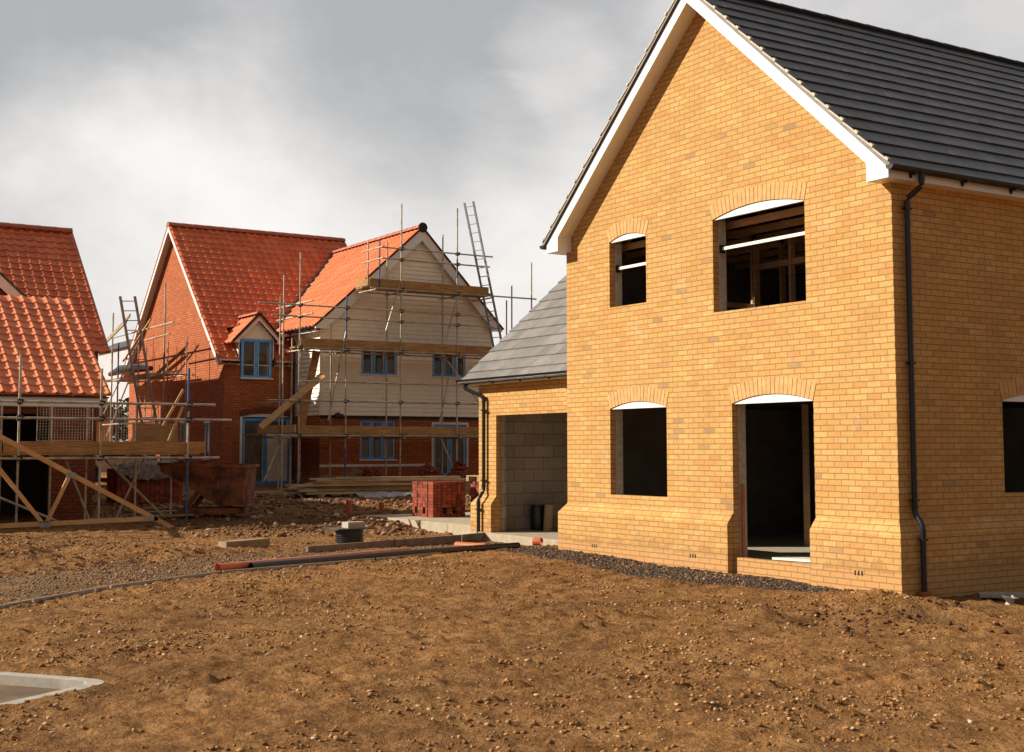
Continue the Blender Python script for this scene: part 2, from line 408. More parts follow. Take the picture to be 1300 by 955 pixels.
def ground():
    def graded(segs):
        out = []
        for a, b, st in segs: out.append(np.arange(a, b, st))
        out.append(np.array([segs[-1][1]])); return np.concatenate(out)
    xs = graded([(-700, -100, 60), (-100, -46, 4), (-46, -27, .5), (-27, -11, .075), (-11, 5, .036), (5, 10, .12), (10, 40, 2), (40, 700, 60)])
    ys = graded([(-700, -60, 60), (-60, -13, 2), (-13, -10.4, .1), (-10.4, -.6, .036), (-.6, 9, .06), (9, 16, .3), (16, 60, 3), (60, 700, 60)])
    X, Y = np.meshgrid(xs, ys); Z = height(X, Y)
    n, m = X.shape
    V = np.stack([X, Y, Z], -1).reshape(-1, 3).astype(np.float32)
    i = np.arange(n - 1)[:, None] * m + np.arange(m - 1)[None]
    F = np.stack([i, i + 1, i + m + 1, i + m], -1).reshape(-1, 4)
    me = bpy.data.meshes.new('ground')
    me.vertices.add(len(V)); me.vertices.foreach_set('co', V.ravel())
    me.loops.add(F.size); me.loops.foreach_set('vertex_index', F.ravel().astype(np.int32))
    me.polygons.add(len(F)); me.polygons.foreach_set('loop_start', np.arange(0, F.size, 4, dtype=np.int32))
    me.update(); me.validate()
    a = me.attributes.new('zone', 'FLOAT_COLOR', 'POINT')
    pm = path_mask(X, Y).ravel(); bm_ = ballast_mask(X, Y).ravel()
    rub = np.clip(fbm(X, Y, .6, 3, 61) + .2, 0, 1).ravel()
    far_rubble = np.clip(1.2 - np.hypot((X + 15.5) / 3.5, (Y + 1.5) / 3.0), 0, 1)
    for cx, cy, rx, ry, a_ in PITS: far_rubble = np.maximum(far_rubble, 1.0 * np.exp(-(((X - cx) / rx) ** 2 + ((Y - cy) / ry) ** 2) ** 1.2))  # shade of the pits painted into the soil as a dark zone
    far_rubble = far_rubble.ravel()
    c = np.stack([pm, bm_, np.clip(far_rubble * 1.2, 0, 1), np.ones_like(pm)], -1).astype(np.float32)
    a.data.foreach_set('color', c.ravel())
    me.shade_smooth()
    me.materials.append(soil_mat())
    o = bpy.data.objects.new('ground', me); COL.objects.link(o)
    return tag(o, 'bare brown clay ground of the building site, churned and stony', None, None, 'structure')

def soil_mat():
    t = NT('clay_soil').set(.95, 0, .12)
    pos = t.world()
    n1 = t.noise(pos, .55, 4, .6); n2 = t.noise(pos, 3.2, 5, .65); n3 = t.noise(pos, 22, 5, .7); n4 = t.noise(pos, 90, 3, .7)
    c = t.ramp(n2, [(.25, (.15, .066, .020)), (.5, (.31, .158, .058)), (.75, (.46, .255, .105))])
    c = t.mix(.55, c, t.ramp(n1, [(.32, (.58, .52, .47)), (.5, (1.02, .98, .94)), (.68, (1.42, 1.32, 1.2))]), 'MULTIPLY')
    c = t.mix(.65, c, t.ramp(n3, [(.28, (.42, .38, .35)), (.5, (1, 1, 1)), (.75, (1.35, 1.3, 1.25))]), 'MULTIPLY')
    v = t.node('ShaderNodeTexVoronoi', feature='F1'); t.link(pos, v.inputs['Vector']); v.inputs['Scale'].default_value = 26
    sp = t.math('MULTIPLY', t.math('LESS_THAN', v.outputs['Distance'], .2), t.math('GREATER_THAN', t.noise(v.outputs['Position'], 8, 2, .5), .56))
    c = t.mix(t.math('MULTIPLY', sp, .7), c, (.52, .40, .26))
    z = t.node('ShaderNodeAttribute', attribute_name='zone'); zs = t.node('ShaderNodeSeparateColor'); t.link(z.outputs['Color'], zs.inputs[0])
    v2 = t.node('ShaderNodeTexVoronoi', feature='F1'); t.link(pos, v2.inputs['Vector']); v2.inputs['Scale'].default_value = 38
    g = t.ramp(v2.outputs['Distance'], [(0, (.30, .25, .19)), (.4, (.20, .16, .12)), (.8, (.08, .062, .048))])
    g = t.mix(.4, g, v2.outputs['Color'], 'SOFT_LIGHT')
    g = t.mix(t.ramp(n2, [(.45, (0, 0, 0)), (.62, (.7, .7, .7))]), g, c)
    c = t.mix(t.math('MULTIPLY', zs.outputs[0], .45), c, g)
    bal = t.ramp(v2.outputs['Distance'], [(0, (.15, .11, .085)), (.5, (.085, .062, .05)), (.9, (.03, .022, .018))])
    c = t.mix(t.math('MULTIPLY', zs.outputs[1], .92), c, bal)
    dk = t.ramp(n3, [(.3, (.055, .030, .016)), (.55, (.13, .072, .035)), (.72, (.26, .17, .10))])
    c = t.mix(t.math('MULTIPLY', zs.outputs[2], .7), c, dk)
    t.link(c, t.b.inputs['Base Color'])
    h = t.math('ADD', t.math('MULTIPLY', n3, 1.0), t.math('MULTIPLY', n4, .45))
    h = t.math('ADD', h, t.math('MULTIPLY', v.outputs['Distance'], -.35))
    v3 = t.node('ShaderNodeTexVoronoi', feature='F1'); t.link(pos, v3.inputs['Vector']); v3.inputs['Scale'].default_value = 13; v3.inputs['Randomness'].default_value = 1
    h = t.math('ADD', h, t.math('MULTIPLY', v3.outputs['Distance'], -.5))
    t.bump(h, 1.0, .055)
    return t.m
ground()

# ---- loose stones and clods (uncountable)
def scatter(name, label, n, region, smin, smax, mat, power=2.2, flat=.7, seed=1, dens=None):
    r = np.random.default_rng(seed)
    t = (1 + 5 ** .5) / 2
    iv = np.array([(-1, t, 0), (1, t, 0), (-1, -t, 0), (1, -t, 0), (0, -1, t), (0, 1, t), (0, -1, -t), (0, 1, -t), (t, 0, -1), (t, 0, 1), (-t, 0, -1), (-t, 0, 1)]) / 1.9
    iF = np.array([(0, 11, 5), (0, 5, 1), (0, 1, 7), (0, 7, 10), (0, 10, 11), (1, 5, 9), (5, 11, 4), (11, 10, 2), (10, 7, 6), (7, 1, 8), (3, 9, 4), (3, 4, 2), (3, 2, 6), (3, 6, 8), (3, 8, 9), (4, 9, 5), (2, 4, 11), (6, 2, 10), (8, 6, 7), (9, 8, 1)])
    P = []
    while len(P) < n:
        q = region(r, n)
        if dens is not None: q = q[r.random(len(q)) < dens(q[:, 0], q[:, 1])]
        sd = kerb_side(q[:, 0], q[:, 1])
        inside = ((q[:, 0] > -7.0) & (q[:, 0] < .12) & (q[:, 1] > -.13)) | ((q[:, 0] > -15.6) & (q[:, 0] <= -7.0) & (q[:, 1] > .5))
        P += list(q[(sd < -.12) & ~inside])
    P = np.array(P[:n]); s = smin + (smax - smin) * r.random(n) ** power
    z = height(P[:, 0], P[:, 1])
    V = iv[None] * s[:, None, None] * (.65 + .7 * r.random((n, 12, 1)))
    V *= np.stack([.7 + .8 * r.random(n), .7 + .6 * r.random(n), flat * (.6 + .6 * r.random(n))], -1)[:, None]
    a = r.random(n) * 6.28; ca, sa = np.cos(a)[:, None], np.sin(a)[:, None]
    x = V[..., 0] * ca - V[..., 1] * sa; y = V[..., 0] * sa + V[..., 1] * ca
    V = np.stack([x + P[:, 0:1], y + P[:, 1:2], V[..., 2] + (z + s * .22)[:, None]], -1).reshape(-1, 3)
    F = (iF[None] + (np.arange(n) * 12)[:, None, None]).reshape(-1, 3)
    me = bpy.data.meshes.new(name)
    me.vertices.add(len(V)); me.vertices.foreach_set('co', V.astype(np.float32).ravel())
    me.loops.add(F.size); me.loops.foreach_set('vertex_index', F.ravel().astype(np.int32))
    me.polygons.add(len(F)); me.polygons.foreach_set('loop_start', np.arange(0, F.size, 3, dtype=np.int32))
    me.update(); me.materials.append(mat)
    a = me.attributes.new('rnd', 'FLOAT', 'POINT'); a.data.foreach_set('value', np.repeat(r.random(n), 12).astype(np.float32))
    o = bpy.data.objects.new(name, me); COL.objects.link(o)
    return tag(o, label, None, None, 'stuff')
def rnd_mat(name, stops, rough=.9):
    t = NT(name).set(rough, 0, .2)
    a = t.node('ShaderNodeAttribute', attribute_name='rnd')
    c = t.ramp(a.outputs['Fac'], stops)
    c = t.mix(.5, c, t.ramp(t.noise(t.world(), 60, 3, .6), [(.3, (.6, .55, .5)), (.7, (1.2, 1.2, 1.2))]), 'MULTIPLY')
    t.link(c, t.b.inputs['Base Color']); return t.m
def reg_near(r, n):
    # denser where one stands
    x = r.uniform(-13, 8, n); y = r.uniform(-11.5, 0, n); return np.stack([x, y], -1)
def box_reg(x0, x1, y0, y1):
    return lambda r, n: np.stack([r.uniform(x0, x1, n), r.uniform(y0, y1, n)], -1)
pd = lambda x, y: np.clip(.30 + 1.1 * fbm(x, y, .8, 2, 77) + .9 * fbm(x, y, 3.1, 2, 78), .03, 1)
stone_m = rnd_mat('flint_stone', [(0, (.40, .25, .12)), (.4, (.54, .38, .22)), (.7, (.34, .19, .08)), (.88, (.66, .54, .40)), (1, (.40, .15, .07))])
clod_m = rnd_mat('clay_clod', [(0, (.17, .076, .025)), (.5, (.28, .135, .045)), (1, (.40, .21, .075))])
grav_m = rnd_mat('grey_gravel', [(0, (.14, .09, .055)), (.5, (.26, .18, .11)), (.8, (.36, .27, .18)), (1, (.22, .11, .05))])
bal_m = rnd_mat('dark_ballast', [(0, (.05, .038, .03)), (.6, (.11, .082, .062)), (1, (.22, .15, .10))])
rub_m = rnd_mat('rubble', [(0, (.12, .055, .028)), (.3, (.20, .10, .045)), (.5, (.30, .17, .09)), (.65, (.08, .04, .025)), (.8, (.26, .15, .08)), (.9, (.40, .16, .08)), (1, (.48, .40, .32))])
scatter('loose_stones', 'small pale flints scattered over the brown clay', 8000, reg_near, .004, .022, stone_m, 3.6, .7, 1, pd)
scatter('clay_clods', 'lumps of brown clay lying on the churned ground', 24000, reg_near, .005, .022, clod_m, 3.0, .8, 2, pd)
scatter('path_gravel', 'grey gravel of the unfinished path', 5000, box_reg(-11, -2.5, -11, .5), .006, .02, grav_m, 1.6, .7, 3, lambda x, y: path_mask(x, y) * .6)
def pit_reg(r, n): return np.stack([r.normal(1.45, .55, n), r.normal(-2.0, .5, n)], -1)
scatter('pit_shade_clods', 'clay clods beside the house corner, coloured dark to deepen the pit shade', 380, pit_reg, .008, .035, rnd_mat('pit_shade_clay', [(0, (.07, .032, .014)), (1, (.16, .075, .03))]), 2.2, .85, 8)  # dark clay colour stands in for shade around the pits
scatter('wall_ballast', 'dark ballast along the foot of the buff gable wall', 5000, box_reg(-8, -.4, -2, -.1), .006, .022, bal_m, 1.6, .7, 4, lambda x, y: ballast_mask(x, y))
scatter('far_rubble', 'rubble and broken brick on the soil bank before the red house', 7000, box_reg(-24, -11.5, -4.5, 6.5), .012, .07, rub_m, 3.2, .75, 5, lambda x, y: np.clip(mound(x, y) * 7 + .22, 0, 1))
scatter('left_rubble', 'stones on the rutted soil before the left scaffold', 3000, box_reg(-15, -6, -11, -2.8), .008, .032, rub_m, 3, .7, 6, lambda x, y: np.clip(mound(x, y) * 4 + .15, 0, 1))

# road and kerb at the camera's side
def offset_line(pts, o):
    out = []
    for i, p in enumerate(pts):
        a = Vector(pts[max(i - 1, 0)]); b = Vector(pts[min(i + 1, len(pts) - 1)]); d = (b - a).normalized()
        out.append((p[0] + d.y * o, p[1] - d.x * o))
    return out
kb = MB()
for (a, b_) in zip(KPTS[:-1], KPTS[1:]):
    A = Vector(a); B = Vector(b_); n = max(1, int((B - A).length / .915)); d = (B - A).normalized(); nn = Vector((d.y, -d.x))
    for k in range(n):
        p = A + (B - A) * (k / n) + d * .004; q = A + (B - A) * ((k + 1) / n) - d * .004; e = .004 * (random.random() - .5)
        kb.prism([tuple(p), tuple(q), tuple(q + nn * .12), tuple(p + nn * .12)], 'z', -.25, .028 + e)
tag(kb.build('kerb', M['kerb']), 'pale concrete kerb curving round at the near left corner', None, None, 'structure')
rd_ = MB(); inner = offset_line(KPTS, .12)
rd_.prism(inner + [(30, -90), (-70, -90)], 'z', -.22, -.045)
tag(rd_.build('road', M['asphalt']), 'dusty grey road surface beyond the kerb', None, None, 'structure')

# ------------------------------------------------------------------ yellow house
W = 6.867; L = 10.4; ZE = 4.94; OV = .2; OF = .27; TAN = .895; XR = -W / 2
H1 = thing('brick_house', 'unfinished buff brick house with dark slate roof and open window holes', 'house', (XR, 5, 0))

def arc_top(x0, x1, zs, rise, n=12):
    """points from right to left along a segmental arch"""
    c = (x1 - x0) / 2; R = (c * c + rise * rise) / (2 * rise); xm = (x0 + x1) / 2; zc = zs + rise - R
    a = math.asin(c / R)
    return [(xm + R * math.sin(a - 2 * a * i / n), zc + R * math.cos(a - 2 * a * i / n)) for i in range(n + 1)], (xm, zc, R, a)
OPEN = {'upper_small': (-5.69, -4.767, 3.925, 4.945, .085), 'upper_large': (-3.25, -1.45, 3.635, 4.945, .115),
        'lower_small': (-5.70, -4.317, 1.028, 2.345, .10), 'door': (-2.90, -1.36, .262, 2.345, .11)}
def hole(o, rise=True):
    x0, x1, z0, z1, r = o
    p = [(x0, z0), (x1, z0)]
    return p + (arc_top(x0, x1, z1, r)[0] if rise else [(x1, z1), (x0, z1)])
def rect0(a, b, c, d): return [(a, c), (b, c), (b, d), (a, d)]
def gable_poly(x0, x1, zb, ze, tan, xr):
    return [(x0, zb), (x1, zb), (x1, ze), (xr, ze + tan * (x1 - xr)), (x0, ze + tan * (xr - x0))] if False else [(x0, zb), (x1, zb), (x1, ze), (xr, ze + tan * (x1 - xr)), (x0, ze)]
ZG = ZE + .125
g = MB(); g.prism(gable_poly(-W, 0, -.3, ZG, TAN, XR), 'y', 0, .1, [hole(o) for o in OPEN.values()])
g.prism(gable_poly(-W, 0, -.3, ZG, TAN, XR), 'y', L - .1, L, [rect0(-5.6, -4.2, 3.7, 4.9), rect0(-2.6, -1.0, 3.7, 4.9), rect0(-5.4, -3.8, .26, 2.3)])
SW = (1.94, 3.32, 1.165, 2.335, .1)
SW2 = (6.2, 7.6, 1.165, 2.335, .1)
g.prism([(.1, -.3), (L - .1, -.3), (L - .1, ZE), (.1, ZE)], 'x', -.1, 0, [hole(SW), hole(SW2)])
g.prism([(.1, -.3), (L - .1, -.3), (L - .1, ZE), (.1, ZE)], 'x', -W, -W + .1)
g.build('wall', M['buff'], H1)
# inner leaf of blockwork, its reveals pale
g = MB(); g.prism(gable_poly(-W + .15, -.15, -.1, ZE, TAN, XR), 'y', .14, .24, [hole((o[0] + .002, o[1] - .002, o[2] - .02, o[3] + .05, o[4]), False) for o in OPEN.values()])
g.prism([(.24, -.1), (L - .15, -.1), (L - .15, ZE), (.24, ZE)], 'x', -.24, -.14, [hole(SW, False), hole(SW2, False)])
g.build('inner_wall', M['block'], H1)
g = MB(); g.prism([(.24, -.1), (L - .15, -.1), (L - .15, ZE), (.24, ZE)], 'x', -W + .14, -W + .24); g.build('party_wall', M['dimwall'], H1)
# cavity closers / pale reveal blocks
for o in list(OPEN.values()):
    g = MB(); g.box(o[0] - .001, o[0] + .012, .103, .235, o[2] - .01, o[3] + .0); g.build('reveal_block', M['closer'], H1)
    g = MB(); g.box(o[1] - .012, o[1] + .001, .103, .235, o[2] - .01, o[3] + .0)
    g.build('reveal_block', M['closer'], H1)
for o in (SW, SW2):
    g = MB(); g.box(-.235, -.103, o[0] - .001, o[0] + .012, o[2] - .01, o[3]); g.build('reveal_block', M['closer'], H1)
    g = MB(); g.box(-.235, -.103, o[1] - .012, o[1] + .001, o[2] - .01, o[3])
    g.build('reveal_block', M['closer'], H1)
# floors, ceiling joists, partitions
g = MB(); g.box(-W + .1, -.1, .1, L - .1, .05, .225); g.build('floor_slab', M['concrete'], H1)
g = MB(); g.box(-W + .24, -.24, .26, L - .2, 2.62, 2.66); g.box(-W + .24, -.24, .26, L - .2, 2.42, 2.44)
for i in range(16): g.box(-W + .24, -.24, .6 + i * .6, .65 + i * .6, 2.45, 2.62)
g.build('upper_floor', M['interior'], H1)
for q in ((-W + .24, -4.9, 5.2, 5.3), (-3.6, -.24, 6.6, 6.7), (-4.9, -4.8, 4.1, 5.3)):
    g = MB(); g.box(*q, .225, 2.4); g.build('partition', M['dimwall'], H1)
for x, y in ((-4.2, 2.6), (-5.0, 3.4), (-3.4, 3.6), (-2.2, 4.4)):
    g = MB(); g.box(x, x + .09, y, y + .05, .225, 2.42); g.build('stud', M['stud'], H1)
g = MB()     # first-floor studwork seen through the large opening
for x, y0 in ((-4.1, .3),):
    for k in range(9): g.box(x - .02, x + .02, y0 + k * .6, y0 + k * .6 + .09, 2.66, 5.0)
    g.box(x - .02, x + .02, y0, 5.2, 4.9, 5.0); g.box(x - .02, x + .02, y0, 5.2, 3.85, 3.92)
for k in range(6): g.box(-4.0 + k * .75, -3.955 + k * .75, 1.45, 1.54, 2.66, 4.9)
for z in (3.62, 4.42): g.box(-4.05, -.25, 1.47, 1.52, z, z + .09)
for k in range(5): g.box(-2.2 + k * .13, -2.155 + k * .13, 2.0 + k * .2, 2.09 + k * .2, 2.66, 4.9)
g.beam((-3.3, 1.9, 2.9), (-1.6, 2.2, 4.1), .05, .09)
g.build('stud_partition', M['stud'], H1)
g = MB()
for k in range(12): g.beam((-.3, .4 + k * .6, 4.92), (-W + .3, .4 + k * .6, 4.92), .045, .1)
for k in range(12):
    g.beam((-.1, .4 + k * .6, 4.98), (XR, .4 + k * .6, 4.98 + TAN * 3.3), .045, .12); g.beam((-W + .1, .4 + k * .6, 4.98), (XR, .4 + k * .6, 4.98 + TAN * 3.3), .045, .12)
g.build('roof_timbers', M['stud'], H1)

# plinth
def plinth(name, pieces, mat, parent, zt=.86, zm=.72, zb=-.4, e=.11):
    for x0, x1, y0, y1, ex in pieces:
        b = MB()
        l, r, f, k = [e * ('l' in ex), e * ('r' in ex), e * ('f' in ex), e * ('b' in ex)]
        lo = [(x0 - l, y0 - f), (x1 + r, y0 - f), (x1 + r, y1 + k), (x0 - l, y1 + k)]
        hi = [(x0, y0), (x1, y0), (x1, y1), (x0, y1)]
        l2 = e * .42
        md = [(x0 - l * .42, y0 - f * .42), (x1 + r * .42, y0 - f * .42), (x1 + r * .42, y1 + k * .42), (x0 - l * .42, y1 + k * .42)]
        v = [(*q, zb) for q in lo] + [(*q, zm - .005) for q in lo] + [(*q, zt) for q in hi]
        f_ = [(0, 1, 5, 4), (1, 2, 6, 5), (2, 3, 7, 6), (3, 0, 4, 7), (4, 5, 9, 8), (5, 6, 10, 9), (6, 7, 11, 10), (7, 4, 8, 11), (3, 2, 1, 0), (8, 9, 10, 11)]
        b.add(v, f_); b.build(name, mat, parent)
plinth('plinth', [(-W - .002, -2.904, -.002, .06, 'lf'), (-1.356, .002, -.002, .06, 'fr'), (-.06, .002, .06, L, 'r'), (-W - .002, -W + .06, .06, .62, 'l')], M['buff'], H1)
g = MB(); g.box(-2.9, -1.36, -.004, .09, -.2, .258); g.build('threshold', M['buff'], H1)
# chamfer course joint lines: thin brick-on-slope course
# air bricks
for x in (-6.05, -3.70, -.62):
    g = MB()
    for k in range(3): g.box(x + k * .055, x + k * .055 + .028, -.1125, -.1085, .205, .262)
    g.build('air_brick', M['interior'], H1)

# voussoir arches and white arch boards
def arch(o, y, parent, axis='y', mat='buff_arch', hgt=.225, board=True, bm='white'):
    x0, x1, z0, z1, r = o
    pts, (xm, zc, R, a) = arc_top(x0, x1, z1, r, 16)
    def T(u, t, z): return (u, t, z) if axis == 'y' else (-t, u, z)
    back = MB(); n = 16; out = []
    sk = .07
    def O(f):   # outer arc, skewed ends
        ang = a - 2 * a * f
        return (xm + (R + hgt) * math.sin(ang) * (1 + 0), zc + (R + hgt) * math.cos(ang))
    P = [(xm + R * math.sin(-a + 2 * a * i / n), zc + R * math.cos(-a + 2 * a * i / n)) for i in range(n + 1)]
    Q = [O(1 - i / n) for i in range(n + 1)]
    v = [T(p[0], y - .002, p[1]) for p in P] + [T(q[0], y - .002, q[1]) for q in Q]
    back.add(v, [(i, i + 1, n + 1 + i + 1, n + 1 + i) for i in range(n)])
    ab = back.build('brick_arch', M['mortar'] if mat == 'buff_arch' else M['red_dark'], parent)
    nb = max(6, int((x1 - x0) / .0765)); b = MB()
    for k in range(nb):
        f0 = (k + .06) / nb; f1 = (k + .94) / nb; v = []
        for f, rr in ((f0, R + .002), (f1, R + .002), (f1, R + hgt), (f0, R + hgt)):
            ang = -a + 2 * a * f
            v.append((xm + rr * math.sin(ang), zc + rr * math.cos(ang)))
        dp = .0045 + .003 * random.random()
        b.add([T(q[0], y - dp, q[1]) for q in v] + [T(q[0], y, q[1]) for q in v], [(0, 1, 2, 3), (0, 4, 5, 1), (1, 5, 6, 2), (2, 6, 7, 3), (3, 7, 4, 0)])
    b.build('arch_bricks', M[mat], ab)
    if board:
        w = MB(); pp = [(x0 + .004, z1 - .004), (x1 - .004, z1 - .004)] + [(p[0], p[1] - .004) for p in pts[1:-1]]
        if axis == 'y': w.prism(pp, 'y', y + .012, y + .06)
        else: w.prism(pp, 'x', -y - .012, -y - .06)
        w.build('arch_board', M[bm], parent)
for o in OPEN.values(): arch(o, 0, H1)
arch(SW, 0, H1, 'x'); arch(SW2, 0, H1, 'x')
# steel lintel soffit dark
for k in ('upper_small', 'upper_large'):
    o = OPEN[k]; z = o[3] - .40
    g = MB(); g.box(o[0] + .012, o[1] - .01, .135, .165, z - .022, z + .022); rl = g.build('safety_rail', M['cream_trim'], H1)
    g = MB(); g.box(o[0] + .004, o[0] + .05, .11, .185, z - .06, z + .05); g.build('rail_bracket', M['black'], rl)
# things left in the door
g = MB(); g.box(-2.87, -2.845, .12, .16, .27, 1.25); g.build('door_batten', M['orange'], H1)

# bargeboards
def barge(x_out_l, x_out_r, x_in, zf, zfb, zbox, tan, z_in0, y0, y1, parent, mat='white', name='bargeboard'):
    """two halves; x_in = inner face of the box end measured from the wall end"""
    xm = (x_out_l + x_out_r) / 2
    for sgn, xo in ((1, x_out_r), (-1, x_out_l)):
        hw = abs(xo - xm)
        xi = xm + sgn * (hw - x_in)
        poly = [(xo, zfb), (xo, zf), (xm, zf + tan * hw), (xm, z_in0 + tan * (hw - x_in)), (xi, z_in0), (xi, zfb)]
        b = MB(); b.prism(poly, 'y', y0, y1)
        b.build(name, M[mat], parent)
barge(-W - OV, OV, .34, 5.085, 4.93, 0, TAN, 5.155, -OF, -OF + .022, H1)
barge(-W - OV, OV, .34, 5.085, 4.93, 0, TAN, 5.155, L + OF - .022, L + OF, H1)
# soffit under verge (sloping) and box ends, eaves soffit and fascia
for y0, y1 in ((-OF + .022, -.001), (L + .001, L + OF - .022)):
    for s in (1, -1):
        b = MB(); hw = W / 2 + OV - .34
        xi = XR + s * hw
        b.add([(xi, y0, 5.17), (xi, y1, 5.17), (XR, y1, 5.17 + TAN * hw), (XR, y0, 5.17 + TAN * hw), (xi, y0, 5.20), (xi, y1, 5.20), (XR, y1, 5.20 + TAN * hw), (XR, y0, 5.20 + TAN * hw)],
              [(0, 1, 2, 3), (7, 6, 5, 4), (0, 3, 7, 4), (1, 5, 6, 2), (0, 4, 5, 1), (3, 2, 6, 7)])
        b.add([(xi, y0, 4.934), (xi, y1, 4.934), (xi, y1, 5.17), (xi, y0, 5.17), (xi + s * .015, y0, 4.934), (xi + s * .015, y1, 4.934), (xi + s * .015, y1, 5.17), (xi + s * .015, y0, 5.17)],
              [(0, 1, 2, 3), (4, 7, 6, 5), (0, 3, 7, 4), (1, 5, 6, 2), (0, 4, 5, 1), (3, 2, 6, 7)])
        b.build('verge_soffit', M['white'], H1)
for s in (1, -1):
    xa = XR + s * (W / 2 - .15); xb = XR + s * (W / 2 + OV - .018)
    b = MB(); b.box(min(xa, xb), max(xa, xb), -OF + .022, L + OF - .022, 4.932, 4.944)
    b.build('soffit', M['white'], H1)
    xa = XR + s * (W / 2 + OV - .018); xb = XR + s * (W / 2 + OV)
    b = MB(); b.box(min(xa, xb), max(xa, xb), -OF + .023, L + OF - .023, 4.93, 5.085)
    b.build('fascia', M['white'], H1)

def course_roof(name, P0, U, V, wid, gauge, length, mat, parent, thick=.028, uvgrow=True, ragged=0):
    """flat interlocking tiles laid in stepped courses. P0 lower corner, U along eave, V up the slope"""
    U = Vector(U).normalized(); V = Vector(V).normalized(); Nn = U.cross(V)
    if Nn.z < 0: Nn = -Nn
    P0 = Vector(P0); b = MB(); n = int(math.ceil(length / gauge - 1e-6)); v = []; uv = []; f = []
    tw = .33; nc = int(math.ceil(wid / tw)) + 1
    for i in range(n):
        s0 = i * gauge; s1 = min((i + 1) * gauge, length)
        sh = (i % 2) * .5 * tw
        for c in range(nc):
            u0 = max(0, c * tw - sh); u1 = min(wid, (c + 1) * tw - sh)
            if u1 <= u0 + .004: continue
            u0 += .0015; u1 -= .0015
            t = thick + .004 * (random.random() - .5); j = .004 * (random.random() - .5)
            q = [P0 + U * u0 + V * (s0 - .012 + j) + Nn * 0, P0 + U * u1 + V * (s0 - .012 + j), P0 + U * u1 + V * (s0 - .012 + j) + Nn * t, P0 + U * u0 + V * (s0 - .012 + j) + Nn * t, P0 + U * u1 + V * (s1 + .02) + Nn * .004, P0 + U * u0 + V * (s1 + .02) + Nn * .004]
            k = len(v); v += q; uv += [(u0, i + .5), (u1, i + .5), (u1, i + .5), (u0, i + .5), (u1, i + .5), (u0, i + .5)]
            uv[-6:] = [(c * .33 + .165 + (.165 if i % 2 == 0 else 0) * 0, i + .5)] * 6
            f += [(k, k + 1, k + 2, k + 3), (k + 3, k + 2, k + 4, k + 5), (k, k + 3, k + 5), (k + 1, k + 4, k + 2)]
    b.add(v, f, uv)
    # solid underlay
    q = [P0 - Nn * .03, P0 + U * wid - Nn * .03, P0 + U * wid + V * length - Nn * .03, P0 + V * length - Nn * .03]
    q += [p + Nn * .028 for p in q]
    b.add(q, [(0, 3, 2, 1), (4, 5, 6, 7), (0, 1, 5, 4), (1, 2, 6, 5), (2, 3, 7, 6), (3, 0, 4, 7)], [(0, .5)] * 8)
    return b.build(name, mat, parent, smooth=False)
ang = math.atan(TAN); sl = (W / 2 + .29) / math.cos(ang)
ZT = 5.105 - .09 * TAN
r1 = course_roof('roof', (XR + W / 2 + .29, -OF - .03, ZT), (0, 1, 0), (-math.cos(ang), 0, math.sin(ang)), L + 2 * OF + .06, .311, sl - .05, M['slate'], H1)
r2 = course_roof('roof', (XR - W / 2 - .29, -OF - .03, ZT), (0, 1, 0), (math.cos(ang), 0, math.sin(ang)), L + 2 * OF + .06, .311, sl - .05, M['slate'], H1)
b = MB()
zr = ZT + TAN * (W / 2 + .29)
nr = 24
for k in range(nr):
    y0 = -OF - .04 + k * (L + 2 * OF + .08) / nr; y1 = y0 + (L + 2 * OF + .08) / nr + .015
    v = []; m = 6
    for y, rr in ((y0, .125), (y1, .118)):
        for i in range(m + 1):
            a = math.radians(35 + 110 * i / m); v.append((XR + rr * 1.1 * math.cos(a), y, zr - .07 + rr * math.sin(a)))
    b.add(v, [(i, i + 1, m + 1 + i + 1, m + 1 + i) for i in range(m)])
b.smooth = True
b.build('ridge_tiles', M['slate'], r1)
# verge: pale undercloak strip and plastic clips
M['clip'] = plain('cream_plastic_clip', (.58, .50, .38), .5, 0, .4, .08, 6)
M['undercloak'] = plain('undercloak_board', (.30, .28, .25), .85, 0, .2, .15, 8)
for s, rf in ((1, r1), (-1, r2)):
    d = Vector((-s * math.cos(ang), 0, math.sin(ang))); nrm = Vector((s * math.sin(ang), 0, math.cos(ang)))
    P = Vector((XR + s * (W / 2 + .26), -OF - .012, ZT + .03 * TAN))
    b = MB(); b.beam(P + nrm * .002 + d * .02, P + d * (sl - .1) + nrm * .002, .05, .05, nrm); b.build('undercloak', M['undercloak'], H1)
    for k in range(16):
        q = P + d * (.06 + k * .311) + nrm * .045
        b = MB(); b.beam(q + Vector((0, -.022, 0)), q + d * .055 + Vector((0, -.022, 0)), .045, .03, nrm)
        b.beam(q + nrm * -.01 + Vector((0, -.03, 0)), q + d * .29 + nrm * -.024 + Vector((0, -.03, 0)), .016, .016, nrm)
        b.build('verge_clip', M['clip'], rf)
